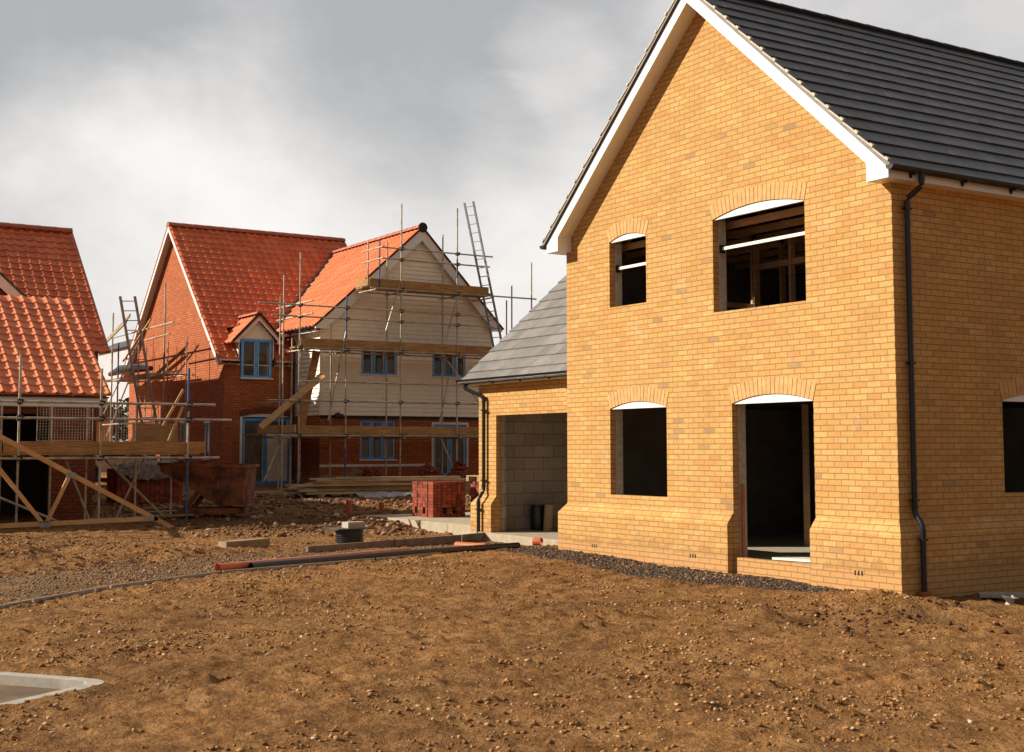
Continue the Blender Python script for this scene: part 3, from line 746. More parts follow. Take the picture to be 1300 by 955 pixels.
# gutters
def gutter(name, a, b_, out, r, parent, nb=10, brk=True, first=.35):
    a = Vector(a); b_ = Vector(b_); out = Vector(out); d = (b_ - a).normalized(); g = MB(); v = []; n = 8
    for p in (a, b_):
        for rr in (r, r - .006):
            for i in range(n + 1):
                t = math.pi * i / n
                v.append(p + out * (-rr * math.cos(t)) + Vector((0, 0, -rr * math.sin(t))))
    m = n + 1; f = []
    for i in range(n):
        f += [(i, i + 1, 2 * m + i + 1, 2 * m + i), (m + i, 3 * m + i, 3 * m + i + 1, m + i + 1)]
    f += [(0, 2 * m, 3 * m, m), (n, m + n, 3 * m + n, 2 * m + n)]
    f += [tuple(range(0, m)), tuple(range(3 * m - 1, 2 * m - 1, -1))]
    g.add(v, f); g.smooth = True
    o = g.build(name, M['black'], parent)
    if brk:
        ln = (b_ - a).length; k = first
        while k < ln:
            p = a + d * k; q = MB()
            q.beam(p - out * (r + .004) + Vector((0, 0, -.0)), p - out * (r - .02) + Vector((0, 0, -r - .05)), .03, .02, d)
            q.beam(p - d * .02 + Vector((0, 0, -r - .008)), p + d * .02 + Vector((0, 0, -r - .008)), r * 1.6, .022)
            q.build('gutter_bracket', M['black'], o); k += .93
    return o
gutter('gutter', (OV + .062, -OF - .05, 5.065), (OV + .062, L + OF, 5.065), (1, 0, 0), .06, H1, first=.42)
gutter('gutter', (-W - OV - .062, -OF - .05, 5.065), (-W - OV - .062, L + OF, 5.065), (-1, 0, 0), .06, H1, first=.42)
def downpipe(pts, parent, clips, r=.034, normal=(1, 0, 0)):
    b = MB()
    # rounded bends
    P = [Vector(p) for p in pts]; out = [P[0]]
    for i in range(1, len(P) - 1):
        a = (P[i - 1] - P[i]).normalized(); c = (P[i + 1] - P[i]).normalized()
        for k in (.05, .02): out.append(P[i] + a * k)
        for k in (.02, .05): out.append(P[i] + c * k)
    out.append(P[-1]); b.tube(out, r, 12)
    for i in range(1, len(P) - 1):
        a = (P[i - 1] - P[i]).normalized() if i % 2 else (P[i + 1] - P[i]).normalized()
        b.tube([P[i] + a * .05, P[i] + a * .11], r + .005, 12)
    o = b.build('downpipe', M['black'], parent); n = Vector(normal); t = Vector((-n.y, n.x, 0))
    for c in clips:
        c = Vector(c); q = MB(); q.box(*(c.x - .045 * abs(t.x) - .04 * abs(n.x), c.x + .045 * abs(t.x) + .04 * abs(n.x), c.y - .045 * abs(t.y) - .04 * abs(n.y), c.y + .045 * abs(t.y) + .04 * abs(n.y), c.z - .012, c.z + .012))
        q.beam(c - t * .075, c + t * .075, .02, .028, n) ; q.build('pipe_clip', M['black'], o)
    return o
downpipe([(.262, .235, 5.02), (.262, .235, 4.87), (.062, .20, 4.74), (.062, .20, .97), (.172, .20, .83), (.172, .20, .02)], H1, [(.062, .20, 4.62), (.062, .20, 2.75), (.062, .20, 1.12), (.172, .20, .66)])
gl = thing('drain_gully', 'short terracotta drain socket around the foot of the black downpipe', 'drain', (.172, .2, -.1))
b = MB(); b.tube([(.172, .2, -.2), (.172, .2, -.02)], .07, 14); b.build('pipe', M['clay'], gl)
b = MB(); b.tube([(.172, .2, -.02), (.172, .2, .06)], .088, 14); b.build('collar', M['clay'], gl)

# ---- attached garage
GX0, GX1, GY, GD = -10.66, -W, .6, 6.0
g = MB(); g.prism([(GX0, -.2), (GX1, -.2), (GX1, 2.95), (GX0, 2.95)], 'y', GY, GY + .1, [[(-10.04, -.15), (-7.3, -.15), (-7.3, 2.352), (-10.04, 2.352)]])
gr = (GD / 2 + .0) * TAN
g.prism([(GY + .1, -.2), (GY + GD, -.2), (GY + GD, 2.95), (GY + GD / 2, 2.95 + gr), (GY + .1, 3.04)], 'x', GX0, GX0 + .1)
g.prism([(GX0 + .1, -.2), (GX1, -.2), (GX1, 2.95), (GX0 + .1, 2.95)], 'y', GY + GD - .1, GY + GD)
g.build('garage_wall', M['buff'], H1)
plinth('garage_plinth', [(GX0 - .002, -10.044, GY - .002, GY + .06, 'lf'), (GX0 - .002, GX0 + .06, GY + .06, GY + GD, 'l'), (-7.296, GX1, GY - .002, GY + .06, 'f')], M['buff'], H1)
g = MB(); g.prism([(GX0 + .14, 0), (GX1 - .1, 0), (GX1 - .1, 2.9), (GX0 + .14, 2.9)], 'y', GY + .11, GY + .21, [[(-10.035, .1), (-7.3, .1), (-7.3, 2.36), (-10.035, 2.36)]])
g.box(GX0 + .14, GX0 + .24, GY + .21, GY + GD - .14, 0, 2.93); g.box(GX0 + .24, GX1 - .1, 3.3, 3.4, 0, 2.93)
g.box(GX1 - .1, GX1 - .003, GY + .1, GY + GD - .14, 0, 2.9)
g.build('garage_block_wall', M['block'], H1)
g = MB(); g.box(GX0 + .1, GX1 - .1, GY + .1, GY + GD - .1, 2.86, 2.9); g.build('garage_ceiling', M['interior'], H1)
b = MB(); b.box(GX0 + .02, -7.03, GY - .2, GY + GD - .1, -.1, .205); b.build('garage_slab', M['concrete'], H1)
GT = 3.03 - .1 * TAN; gsl = (GD / 2 + .3) / math.cos(ang)
rg = course_roof('garage_roof', (GX0 - .27, GY - .29, GT + .03), (1, 0, 0), (0, math.cos(ang), math.sin(ang)), -W - .002 - (GX0 - .27), .311, gsl, M['greyslate'], H1, .03)
rg2 = course_roof('garage_roof', (GX0 - .27, GY + GD + .29, GT + .03), (1, 0, 0), (0, -math.cos(ang), math.sin(ang)), -W - .002 - (GX0 - .27), .311, gsl, M['greyslate'], H1, .03)
b = MB(); b.prism([(GY - .2, 2.93), (GY - .2, 3.03), (GY + GD / 2, 3.03 + TAN * (GD / 2 + .2)), (GY + GD + .2, 3.03), (GY + GD + .2, 2.93), (GY + GD - .1, 2.93), (GY + GD / 2, 2.93 + TAN * (GD / 2 - .1)), (GY + .1, 2.93)], 'x', GX0 - .22, GX0 - .2); b.build('bargeboard', M['white'], H1)
b = MB(); b.box(GX0 - .2, -W, GY - .2, GY - .182, 2.93, 3.03); b.build('fascia', M['white'], H1)
b = MB(); b.box(GX0 - .2, -W, GY - .182, GY - .001, 2.932, 2.944); b.build('soffit', M['white'], H1)
gutter('gutter', (GX0 - .33, GY - .262, 3.035), (-W - .01, GY - .262, 3.035), (0, -1, 0), .06, H1, first=.25)
downpipe([(GX0 - .08, GY - .262, 2.99), (GX0 - .08, GY - .262, 2.87), (GX0 + .28, GY - .062, 2.70), (GX0 + .28, GY - .062, .97), (GX0 + .28, GY - .175, .80), (GX0 + .28, GY - .175, .10)], H1, [(GX0 + .28, GY - .062, 2.45), (GX0 + .28, GY - .062, 1.15), (GX0 + .28, GY - .175, .62)], normal=(0, 1, 0))
b = MB(); b.beam((-7.5, GY + .08, GT + .03 + .37 * TAN + .06), (-W - .02, GY + .5, GT + .03 + .8 * TAN + .06), .1, .02, (0, -.67, .74)); b.build('lead_flashing', M['black'], H1)
# drum and roll inside the garage
t = thing('drum', 'black plastic drum standing inside the garage', 'drum', (-10.15, 1.6, .2))
b = MB(); b.tube([(-10.15, 1.6, .205), (-10.15, 1.6, .3), (-10.15, 1.6, .62), (-10.15, 1.6, .66)], [.14, .155, .155, .14], 16); b.build('body', M['black'], t)
b = MB(); b.tube([(-10.15, 1.6, .66), (-10.15, 1.6, .68)], .15, 16); b.build('rim', M['black'], t)
t = thing('felt_roll', 'tan roll of felt standing next to the black drum in the garage', 'roll', (-9.85, 1.62, .2))
b = MB(); b.tube([(-9.85, 1.62, .205), (-9.83, 1.64, .70)], .09, 16); b.build('roll', M['greywood'], t)
b = MB(); b.tube([(-9.83, 1.64, .70), (-9.83, 1.64, .712)], [.04, .035], 12); b.build('core', M['interior'], t)

# foundation slab left of the garage
t = thing('foundation_slab', 'pale concrete footing slab carrying the brick packs left of the garage', 'slab', (-13, 3, 0))
b = MB(); b.box(-15.6, GX0 - .115, .62, 5.2, -.1, .285); b.build('slab', M['concrete'], t)
b = MB()
for x in (-15.1, -14.0, -12.9, -11.8): b.box(x, x + 1.09, .575, .618, -.1, .292)
b.build('shuttering', M['concrete'], t)

# ------------------------------------------------------------------ pantile roofs
def pantile(name, P0, U, V, wid, length, mat, parent, cover=.27, gauge=.30, amp=.034, lip=.034, clip=None):
    U = Vector(U).normalized(); V = Vector(V).normalized(); N = U.cross(V)
    if N.z < 0: N = -N
    nc = max(1, round(wid / cover)); cv = wid / nc; nr = max(1, round(length / gauge)); gg = length / nr; sub = 8
    us = np.arange(nc * sub + 1) * cv / sub
    ph = (us / cv) % 1.0
    prof = amp * np.where(ph < .38, np.sin(np.pi * ph / .38) * 1.0, -.42 * np.sin(np.pi * (ph - .38) / .62))
    V0 = np.array(P0, float); Ua = np.array(U); Va = np.array(V); Na = np.array(N)
    verts = []; uvs = []
    for i in range(nr):
        jit = (np.repeat(rng.random(nc), sub) - .5) * .006; jit = np.append(jit, jit[-1])
        for s_, h in ((i * gg - .02, lip), (min((i + 1) * gg, length) - .005, .0)):
            pts = V0 + us[:, None] * Ua + s_ * Va + (prof + h + jit)[:, None] * Na
            verts.append(pts); uvs.append(np.stack([us / cv + 100 * 0, np.full(us.shape, i + .5)], -1))
        # front lip goes down
    A = np.concatenate(verts); UVs = np.concatenate(uvs); m = len(us); f = []
    base = len(A); low = []
    for i in range(nr):
        a = 2 * i * m; c = a + m
        for k in range(m - 1): f.append((a + k, a + k + 1, c + k + 1, c + k))
    # lips: drop vertical faces under each lower edge
    extra = []; eu = []
    for i in range(nr):
        a = 2 * i * m
        e = A[a:a + m] - Na * (lip + .006); extra.append(e); eu.append(UVs[a:a + m])
        o = base + i * m
        for k in range(m - 1): f.append((o + k, o + k + 1, a + k + 1, a + k))
    A = np.concatenate([A] + extra); UVs = np.concatenate([UVs] + eu)
    UVs = UVs - np.array([[.0001, 0]])
    b = MB(); b.add([tuple(q) for q in A], f, [tuple(q) for q in UVs])
    if clip: mat_under = None
    q = [Vector(P0) - N * .04, Vector(P0) + U * wid - N * .04, Vector(P0) + U * wid + V * length - N * .04, Vector(P0) + V * length - N * .04]
    q += [p + N * .02 for p in q]
    if not clip: b.add(q, [(0, 3, 2, 1), (4, 5, 6, 7), (0, 1, 5, 4), (1, 2, 6, 5), (2, 3, 7, 6), (3, 0, 4, 7)], [(.5, .5)] * 8)
    if clip: b.f = [q_ for q_ in b.f if not clip(sum((Vector(b.v[i_]) for i_ in q_), Vector((0, 0, 0))) / len(q_))]
    o = b.build(name, mat, parent, smooth=True)
    return o
def ridge_run(name, a, b_, r, mat, parent, n=10, seg=.45):
    a = Vector(a); b_ = Vector(b_); d = (b_ - a).normalized(); side = Vector((d.y, -d.x, 0)); k = 0; g = MB(); Ln = (b_ - a).length
    while k < Ln - .01:
        k2 = min(k + seg, Ln); v = []
        for p, rr in ((a + d * k, r * 1.06), (a + d * k2, r)):
            for i in range(n + 1):
                t = math.pi * (.05 + .9 * i / n); v.append(p + side * (rr * math.cos(t)) + Vector((0, 0, rr * math.sin(t))))
        g.add(v, [(i, i + 1, n + 2 + i, n + 1 + i) for i in range(n)] + [tuple(range(n + 1)), tuple(range(2 * n + 1, n, -1))]); k = k2
    g.smooth = True
    return g.build(name, mat, parent)

# ------------------------------------------------------------------ red brick house with clad wing
XB, YB, YB2, XB0 = -27.8, 1.85, 7.9, -37.7
BR = (XB + XB0) / 2; TB = .955; ZB = 4.5
ZRB = ZB + TB * (XB - BR)
H2 = thing('brick_house', 'red brick house with pantile roof and a scaffolded cream clad gable wing', 'house', (-31, 5, .6))
def rect(a, b, c, d): return [(a, c), (b, c), (b, d), (a, d)]
FD = (2.38, 4.04, .66, 2.72, .10)      # french door in front wall (y0,y1,z0,z1,rise)
g = MB(); g.prism([(XB0, .1), (XB, .1), (XB, ZB), (BR, ZRB), (XB0, ZB)], 'y', YB, YB + .2, [rect(-29.5, -29.0, 1.45, 2.55), rect(-31.9, -31.1, 1.45, 2.6)])
g.prism([(XB0, .1), (XB, .1), (XB, ZB), (BR, ZRB), (XB0, ZB)], 'y', YB2 - .2, YB2)
g.prism([(YB + .2, .1), (YB2 - .2, .1), (YB2 - .2, ZB), (3.34, ZB), (3.34, 3.9), (2.38, 3.9), (2.38, ZB), (YB + .2, ZB)], 'x', XB - .2, XB, [hole(FD)])
g.prism([(YB + .2, .1), (YB2 - .2, .1), (YB2 - .2, ZB), (YB + .2, ZB)], 'x', XB0, XB0 + .2)
g.build('wall', M['red'], H2)
TC = .9; XC, YC, YC2 = -25.8, 4.12, 10.14; YCR = 7.45; ZC = 5.62; ZRC = ZC + TC * (YCR - YC); XCB = -36.2; ZC2 = 5.84; TC2 = (ZRC - ZC2) / (YC2 - YCR)
CD = (7.95, 9.25, .90, 2.55)
GW = (5.44, 6.66, 1.42, 2.6)
g = MB(); g.prism([(YC, .1), (YC2, .1), (YC2, ZC2), (YCR, ZRC), (YC, ZC)], 'x', XC - .2, XC, [rect(*CD), rect(*GW), rect(5.46, 6.68, 4.02, 5.05), rect(7.93, 9.15, 4.02, 5.05)])
g.prism([(XCB, .1), (XC - .2, .1), (XC - .2, ZC), (XCB, ZC)], 'y', YC, YC + .2)
g.prism([(XCB, .1), (XC - .2, .1), (XC - .2, ZC2), (XCB, ZC2)], 'y', YC2 - .2, YC2)
g.prism([(YC + .2, .1), (YC2 - .2, .1), (YC2 - .2, ZC2), (YCR, ZRC), (YC + .2, ZC)], 'x', XCB, XCB + .2)
g.build('wing_wall', M['red'], H2)
# plinth band
g = MB(); g.box(XB0 - .02, XB + .02, YB - .02, YB - .001, 1.2, 1.29); g.box(XB + .001, XB + .02, YB, 2.3, 1.2, 1.29); g.box(XC + .001, XC + .02, YC, 7.9, 1.2, 1.27)
g.build('plinth_band', M['cream_trim'], H2)
# cladding boards, lapped
def clad(axis, fixed, a0, a1, z0, ztop_fn, openings, parent, mat, out=1, ex=.135, th=.048):
    b = MB(); z = z0
    while z < 9.5:
        z1 = z + ex; lo, hi = ztop_fn(z + ex * .5, a0, a1)
        if hi - lo < .05: break
        spans = [(lo, hi)]
        for (p0, p1, q0, q1) in openings:
            if z + ex * .5 > q0 and z + ex * .5 < q1:
                ns = []
                for s0, s1 in spans:
                    if p1 <= s0 or p0 >= s1: ns.append((s0, s1)); continue
                    if p0 > s0: ns.append((s0, p0))
                    if p1 < s1: ns.append((p1, s1))
                spans = ns
        for s0, s1 in spans:
            def T(u, o, zz): return (fixed + out * o, u, zz) if axis == 'x' else (u, fixed + out * o, zz)
            v = [T(s0, .002, z), T(s1, .002, z), T(s1, th, z), T(s0, th, z), T(s0, .002, z1 + .01), T(s1, .002, z1 + .01), T(s1, .010, z1 + .01), T(s0, .010, z1 + .01)]
            b.add(v, [(0, 3, 2, 1), (4, 5, 6, 7), (0, 1, 5, 4), (1, 2, 6, 5), (2, 3, 7, 6), (3, 0, 4, 7)])
        z = z1
    return b.build('cladding', mat, parent, smooth=False)
def gabfn(z, a0, a1):
    return a0 + max(0, z - ZC) / TC, a1 - max(0, z - ZC2) / TC2
clad('x', XC, YC, YC2, 2.75, gabfn, [(5.46, 6.68, 4.0, 5.05), (7.93, 9.15, 4.0, 5.05)], H2, M['cream'])
clad('y', YC, XB + .02, XC + .0, 2.75, lambda z, a0, a1: (a0, a1) if z < ZC - .05 else (0, 0), [], H2, M['cream'], out=-1)
g = MB(); g.box(XC - .01, XC + .045, YC - .045, YC + .05, 2.74, ZC); g.build('corner_board', M['cream_trim'], H2)
g = MB(); g.box(XC + .002, XC + .05, YC, YC2, 2.66, 2.748); g.build('drip_board', M['interior'], H2)
# roofs
def V3(*a): return Vector(a)
aB = math.atan(TB); slB = (XB - BR + .28) / math.cos(aB)
def roof_B(side):
    x = BR + side * (XB - BR + .28); z = ZB - .28 * TB + .07
    return (x, z)
x, z = roof_B(1)
rb = pantile('roof', (x, YB - .25, z), (0, 1, 0), (-math.cos(aB), 0, math.sin(aB)), YB2 + .2 - (YB - .25), slB, M['pantile'], H2, clip=lambda c: 2.26 < c.y < 3.46 and c.x > XB - .95)
x, z = roof_B(-1)
pantile('roof', (x, YB - .25, z), (0, 1, 0), (math.cos(aB), 0, math.sin(aB)), YB2 + .2 - (YB - .25), slB, M['pantile'], H2)
ridge_run('ridge_tiles', (BR, YB - .27, ZRB - .01), (BR, YB2 + .2, ZRB - .01), .16, M['ridge'], rb)
aC = math.atan(TC); slC = (YCR - YC + .3) / math.cos(aC)
rc = pantile('wing_roof', (XC + .25, YC - .3, ZC - .3 * TC + .07), (-1, 0, 0), (0, math.cos(aC), math.sin(aC)), XC + .25 - XCB, slC, M['pantile_or'], H2)
aC2 = math.atan(TC2)
pantile('wing_roof', (XC + .25, YC2 + .3, ZC2 - .3 * TC2 + .07), (-1, 0, 0), (0, -math.cos(aC2), math.sin(aC2)), XC + .25 - XCB, (YC2 - YCR + .3) / math.cos(aC2), M['pantile_or'], H2)
ridge_run('ridge_tiles', (XC + .26, YCR, ZRC + .04), (XCB, YCR, ZRC + .04), .14, M['ridge'], rc)
b = MB(); b.tube([(XC + .275, YCR, ZRC + .07), (XC + .25, YCR, ZRC + .07)], .16, 14); b.build('ridge_end', M['interior'], rc)
# valley between the roofs
def zBroof(x): return ZB + .07 + TB * (XB - x) if x > BR else 0
pts = []
for k in range(12):
    y = YC - .25 + (YCR - YC + .2) * k / 11
    zc = ZC + .07 + TC * (y - YC); xx = XB - (zc - ZB - .07) / TB
    pts.append((xx + .02, y - .02, zc + .035))
b = MB(); b.tube(pts, .06, 6); b.build('valley', M['interior'], rc)
# B barge boards, verge, fascia, gutter
def barge2(xl, xr, ze, tan, y0, y1, drop, axis, parent, mat, foot=.18, name='bargeboard', top=.06):
    m = (xl + xr) / 2
    for xo, s in ((xr, 1), (xl, -1)):
        hw = abs(xo - m)
        poly = [(xo, ze - .04), (xo, ze + top), (m, ze + top + tan * hw), (m, ze + top - drop + tan * hw), (xo - s * foot, ze + top - drop + tan * foot), (xo - s * foot, ze - .04)]
        b = MB(); b.prism(poly, axis, y0, y1); b.build(name, M[mat], parent)
barge2(XB0 - .22, XB + .22, ZB - .22 * TB + .0, TB, YB - .25, YB - .225, .22, 'y', H2, 'white')
for yo, s_, ze, tt in ((YC - .27, -1, ZC - .27 * TC, TC), (YC2 + .27, 1, ZC2 - .27 * TC2, TC2)):
    hw = abs(yo - YCR)
    b = MB(); b.prism([(yo, ze - .04), (yo, ze + .06), (YCR, ze + .06 + tt * hw), (YCR, ze - .34 + tt * hw), (yo - s_ * .45, ze - .34 + tt * .45), (yo - s_ * .45, ze - .04)], 'x', XC + .20, XC + .235); b.build('bargeboard', M['white'], H2)
for s in (1, -1):       # verge soffits
    b = MB(); hw = XB - BR
    x0 = BR + s * hw; z0 = ZB
    b.add([(x0, YB - .22, z0 - .02), (x0, YB, z0 - .02), (BR, YB, ZRB - .02), (BR, YB - .22, ZRB - .02), (x0, YB - .22, z0), (x0, YB, z0), (BR, YB, ZRB), (BR, YB - .22, ZRB)], [(0, 1, 2, 3), (7, 6, 5, 4), (0, 3, 7, 4), (1, 5, 6, 2), (0, 4, 5, 1), (3, 2, 6, 7)])
    b.build('verge_soffit', M['white'], H2)
    y0, z0 = (YC2, ZC2) if s > 0 else (YC, ZC); b = MB()
    b.add([(XC, y0, z0 - .02), (XC + .2, y0, z0 - .02), (XC + .2, YCR, ZRC - .02), (XC, YCR, ZRC - .02), (XC, y0, z0), (XC + .2, y0, z0), (XC + .2, YCR, ZRC), (XC, YCR, ZRC)], [(0, 1, 2, 3), (7, 6, 5, 4), (0, 3, 7, 4), (1, 5, 6, 2), (0, 4, 5, 1), (3, 2, 6, 7)])
    b.build('verge_soffit', M['cream_trim'], H2)
    # dark tile edge on the wing verge
    b = MB(); b.beam((XC + .245, y0 + s * .3, z0 - .3 * (TC2 if s > 0 else TC) + .075), (XC + .245, YCR, ZRC + .08), .05, .05, (0, s * .67, .74)); b.build('verge_edge', M['interior'], H2)
    b = MB(); b.beam((BR + s * (XB - BR + .28), YB - .245, ZB - .28 * TB + .075), (BR, YB - .245, ZRB + .06), .035, .05, (s * .7, 0, .72)); b.build('verge_edge', M['ridge'], H2)
b = MB(); b.box(XB + .2, XB + .22, YB - .22, 2.25, ZB - .22, ZB - .05); b.box(XB + .2, XB + .22, 3.45, YC - .1, ZB - .22, ZB - .05); b.box(XB, XB + .2, YB - .22, 2.25, ZB - .21, ZB - .19); b.box(XB, XB + .2, 3.45, YC - .1, ZB - .21, ZB - .19); b.build('fascia', M['cream_trim'], H2)
gutter('gutter', (XB + .285, YB - .2, ZB - .10), (XB + .285, 2.25, ZB - .10), (1, 0, 0), .06, H2, first=.3)
gutter('gutter', (XB + .285, 3.45, ZB - .10), (XB + .285, YC - .1, ZB - .10), (1, 0, 0), .06, H2, first=.3)
gutter('gutter', (XC + .15, YC - .33, ZC - .25), (XB + .1, YC - .33, ZC - .25), (0, -1, 0), .065, H2, first=.3)
b = MB(); b.box(XB - .6, XC + .2, YC - .27, YC - .25, ZC - .38, ZC - .2); b.box(XB, XC + .2, YC - .25, YC - .001, ZC - .36, ZC - .34); b.build('fascia', M['cream_trim'], H2)
b = MB(); b.tube([(XB + .32, YC - .3, ZC - .3), (XB + .3, YC - .12, ZC - .6), (XB + .3, YC - .12, .8)], .036, 8); b.build('downpipe', M['black'], H2)

# windows (blue film on frames)
def window(parent, axis, fixed, u0, u1, z0, z1, lights, name='window', fr=.06, dep=.06, glass='glass', out=1, midrail=None, sill=True):
    def bx(b, a, c, d0, d1, e, f):
        o0, o1 = sorted((fixed + out * d0, fixed + out * d1))
        if axis == 'x': b.box(o0, o1, a, c, e, f)
        else: b.box(a, c, o0, o1, e, f)
    b = MB()
    bx(b, u0, u0 + fr, -.09, -.03, z0, z1); bx(b, u1 - fr, u1, -.09, -.03, z0, z1)
    bx(b, u0 + fr, u1 - fr, -.09, -.03, z0, z0 + fr); bx(b, u0 + fr, u1 - fr, -.09, -.03, z1 - fr, z1)
    for k in range(1, lights):
        c = u0 + (u1 - u0) * k / lights; bx(b, c - fr * .6, c + fr * .6, -.088, -.026, z0 + fr, z1 - fr)
    w = b.build(name, M['blueframe'], parent)
    b = MB(); bx(b, u0 + fr, u1 - fr, -.075, -.065, z0 + fr, z1 - fr); b.build('pane', M[glass], w)
    b = MB()
    for k in range(lights):        # grey seals
        c0 = u0 + (u1 - u0) * k / lights + fr * .85; c1 = u0 + (u1 - u0) * (k + 1) / lights - fr * .85
        bx(b, c0, c0 + .014, -.064, -.022, z0 + fr, z1 - fr); bx(b, c1 - .014, c1, -.064, -.022, z0 + fr, z1 - fr)
    b.build('seal', M['white'], w)
    if sill:
        b = MB(); bx(b, u0 - .03, u1 + .03, -.08, .05, z0 - .045, z0); b.build('sill', M['cream_trim'], w)
    return w
window(H2, 'x', XC + .05, 5.46, 6.68, 4.02, 5.05, 3)
window(H2, 'x', XC + .05, 7.93, 9.15, 4.02, 5.05, 3)
window(H2, 'x', XC, 5.44, 6.66, 1.42, 2.6, 3)
window(H2, 'y', YB - .02, -29.5, -29.0, 1.45, 2.54, 1, out=-1)
window(H2, 'y', YB - .02, -31.9, -31.1, 1.45, 2.59, 1, out=-1)
for xa, xb, zz in ((-29.53, -28.97, 2.55), (-31.93, -31.07, 2.6)):
    g = MB(); g.box(xa, xb, YB - .012, YB - .001, zz, zz + .09); g.build('window_head', M['white'], H2)
w = window(H2, 'x', XB, 2.44, 4.0, .66, 2.68, 2, 'french_door', .09, glass='curtain', sill=False)
b = MB(); b.box(XB - .02, XB + .02, 2.37, 2.44, .66, 2.72); b.box(XB - .02, XB + .02, 4.0, 4.06, .66, 2.72); b.build('door_lining', M['cream_trim'], w)
b = MB(); b.box(XB - .062, XB - .028, 3.27, 3.94, .75, 2.2); b.build('cover_sheet', M['cream_trim'], w)
w = window(H2, 'x', XC, 8.0, 9.2, .90, 2.5, 2, 'french_door', .07, glass='curtain', sill=False)
b = MB(); b.box(XC - .02, XC + .02, 7.93, 8.0, .9, 2.57); b.box(XC - .02, XC + .02, 9.2, 9.27, .9, 2.57); b.box(XC - .02, XC + .02, 8.0, 9.2, 2.5, 2.57); b.build('door_lining', M['cream_trim'], w)
arch(FD, -XB, H2, 'x', 'red_dark', .2, True, 'cream_trim')
# dormer
dm = thing('x', None, None)
bpy.data.objects.remove(dm)
DY0, DY1, DZ, DX = 2.28, 3.44, 5.12, XB + .03
g = MB(); g.prism([(DY0, 4.3), (DY1, 4.3), (DY1, DZ), ((DY0 + DY1) / 2, DZ + .62), (DY0, DZ)], 'x', XB - 1.2, XB + .0, [rect(DY0 + .04, DY1 - .04, 4.32, DZ - .02)])
dmr = g.build('dormer', M['cream_trim'], H2)
window(H2, 'x', XB + .06, 2.36, 3.36, 3.92, 5.1, 2, 'dormer_window', .07)
g = MB(); z = DZ + .02
while z < DZ + .5:
    h = (z - DZ) / 1.05
    g.add([(XB + .005, DY0 + h + .06, z), (XB + .005, DY1 - h - .06, z), (XB + .03, DY1 - h - .06, z), (XB + .03, DY0 + h + .06, z), (XB + .005, DY0 + h + .06, z + .11), (XB + .005, DY1 - h - .06, z + .11), (XB + .012, DY1 - h - .06, z + .11), (XB + .012, DY0 + h + .06, z + .11)], [(0, 3, 2, 1), (4, 5, 6, 7), (0, 1, 5, 4), (1, 2, 6, 5), (2, 3, 7, 6), (3, 0, 4, 7)]); z += .1
g.build('dormer_cladding', M['cream'], dmr)
barge2(DY0 - .22, DY1 + .22, DZ - .10, 1.0, XB + .2, XB + .225, .2, 'x', H2, 'cream_trim', .2, 'dormer_bargeboard')
aD = math.atan(1.0); lD = ((DY1 - DY0) / 2 + .27) / math.cos(aD)
for s in (1, -1):
    yy = (DY0 + DY1) / 2 + s * ((DY1 - DY0) / 2 + .27)
    pantile('dormer_roof', (XB + .25, yy, DZ - .13), (-1, 0, 0), (0, -s * math.cos(aD), math.sin(aD)), 2.4, lD, M['pantile_or' if s < 0 else 'pantile'], H2)  # sunward slope takes the lighter tile: sunlight put into the colour
    b = MB(); b.beam((XB + .25, yy, DZ - .10), (XB + .25, (DY0 + DY1) / 2, DZ - .07 + lD * math.sin(aD)), .045, .06, (0, s * .7, .7)); b.build('verge_edge', M['interior'], dmr)
    b = MB(); b.box(XB + .0, XB + .2, *(sorted((yy - s * .25, yy - s * .03))), DZ - .14, DZ - .12); b.build('dormer_soffit', M['cream_trim'], dmr)
ridge_run('dormer_ridge', (XB + .26, (DY0 + DY1) / 2, DZ - .13 + lD * math.sin(aD) + .02), (XB - 2.0, (DY0 + DY1) / 2, DZ - .13 + lD * math.sin(aD) + .02), .11, M['ridge'], dmr)
# outside lamp
b = MB(); b.box(XC + .0, XC + .16, 4.62, 4.70, 2.79, 2.83); b.box(XC + .08, XC + .2, 4.55, 4.8, 2.70, 2.79); b.build('wall_lamp', M['black'], H2)
# grey splash sheet along the foot of the wing: brick ends stacked in sheeting

# ------------------------------------------------------------------ left garage D
XD = -16.75; YD = -4.66; ZD0 = .2
H3 = thing('garage', 'red brick garage block with orange pantile roof behind the left scaffold', 'garage', (-19, -9, .25))
aG = math.atan(.664); lenD = 3.3 / math.cos(aG) + .3
XDR = XD + .12 - 3.42
g = MB()
g.prism([(-16, 0), (YD - .25, 0), (YD - .25, 2.66), (-16, 2.66)], 'x', XD - .42, XD - .2, [rect(-15.6, -13.4, .1, 2.45), rect(-12.9, -9.2, .1, 2.45), rect(-8.9, -5.75, .1, 2.45)])
g.prism([(XD - .42, 0), (XD - 6.6, 0), (XD - 6.6, 2.66), (XDR, 4.85), (XD - .42, 2.75)], 'y', YD - .45, YD - .25)
g.prism([(XD - .42, 0), (XD - 6.6, 0), (XD - 6.6, 2.66), (XDR, 4.85), (XD - .42, 2.75)], 'y', -16, -15.8)
g.box(XD - 6.6, XD - 6.4, -15.8, YD - .45, 0, 2.66)
g.build('wall', M['red_dark'], H3)
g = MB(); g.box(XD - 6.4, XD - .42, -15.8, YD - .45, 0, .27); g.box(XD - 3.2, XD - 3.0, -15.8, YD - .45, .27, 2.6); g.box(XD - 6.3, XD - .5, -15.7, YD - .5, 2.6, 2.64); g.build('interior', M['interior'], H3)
g = MB(); g.box(XD - .9, XD - .75, -8.0, -7.7, .27, 2.3); g.build('inner_pier', M['red_dark'], H3)
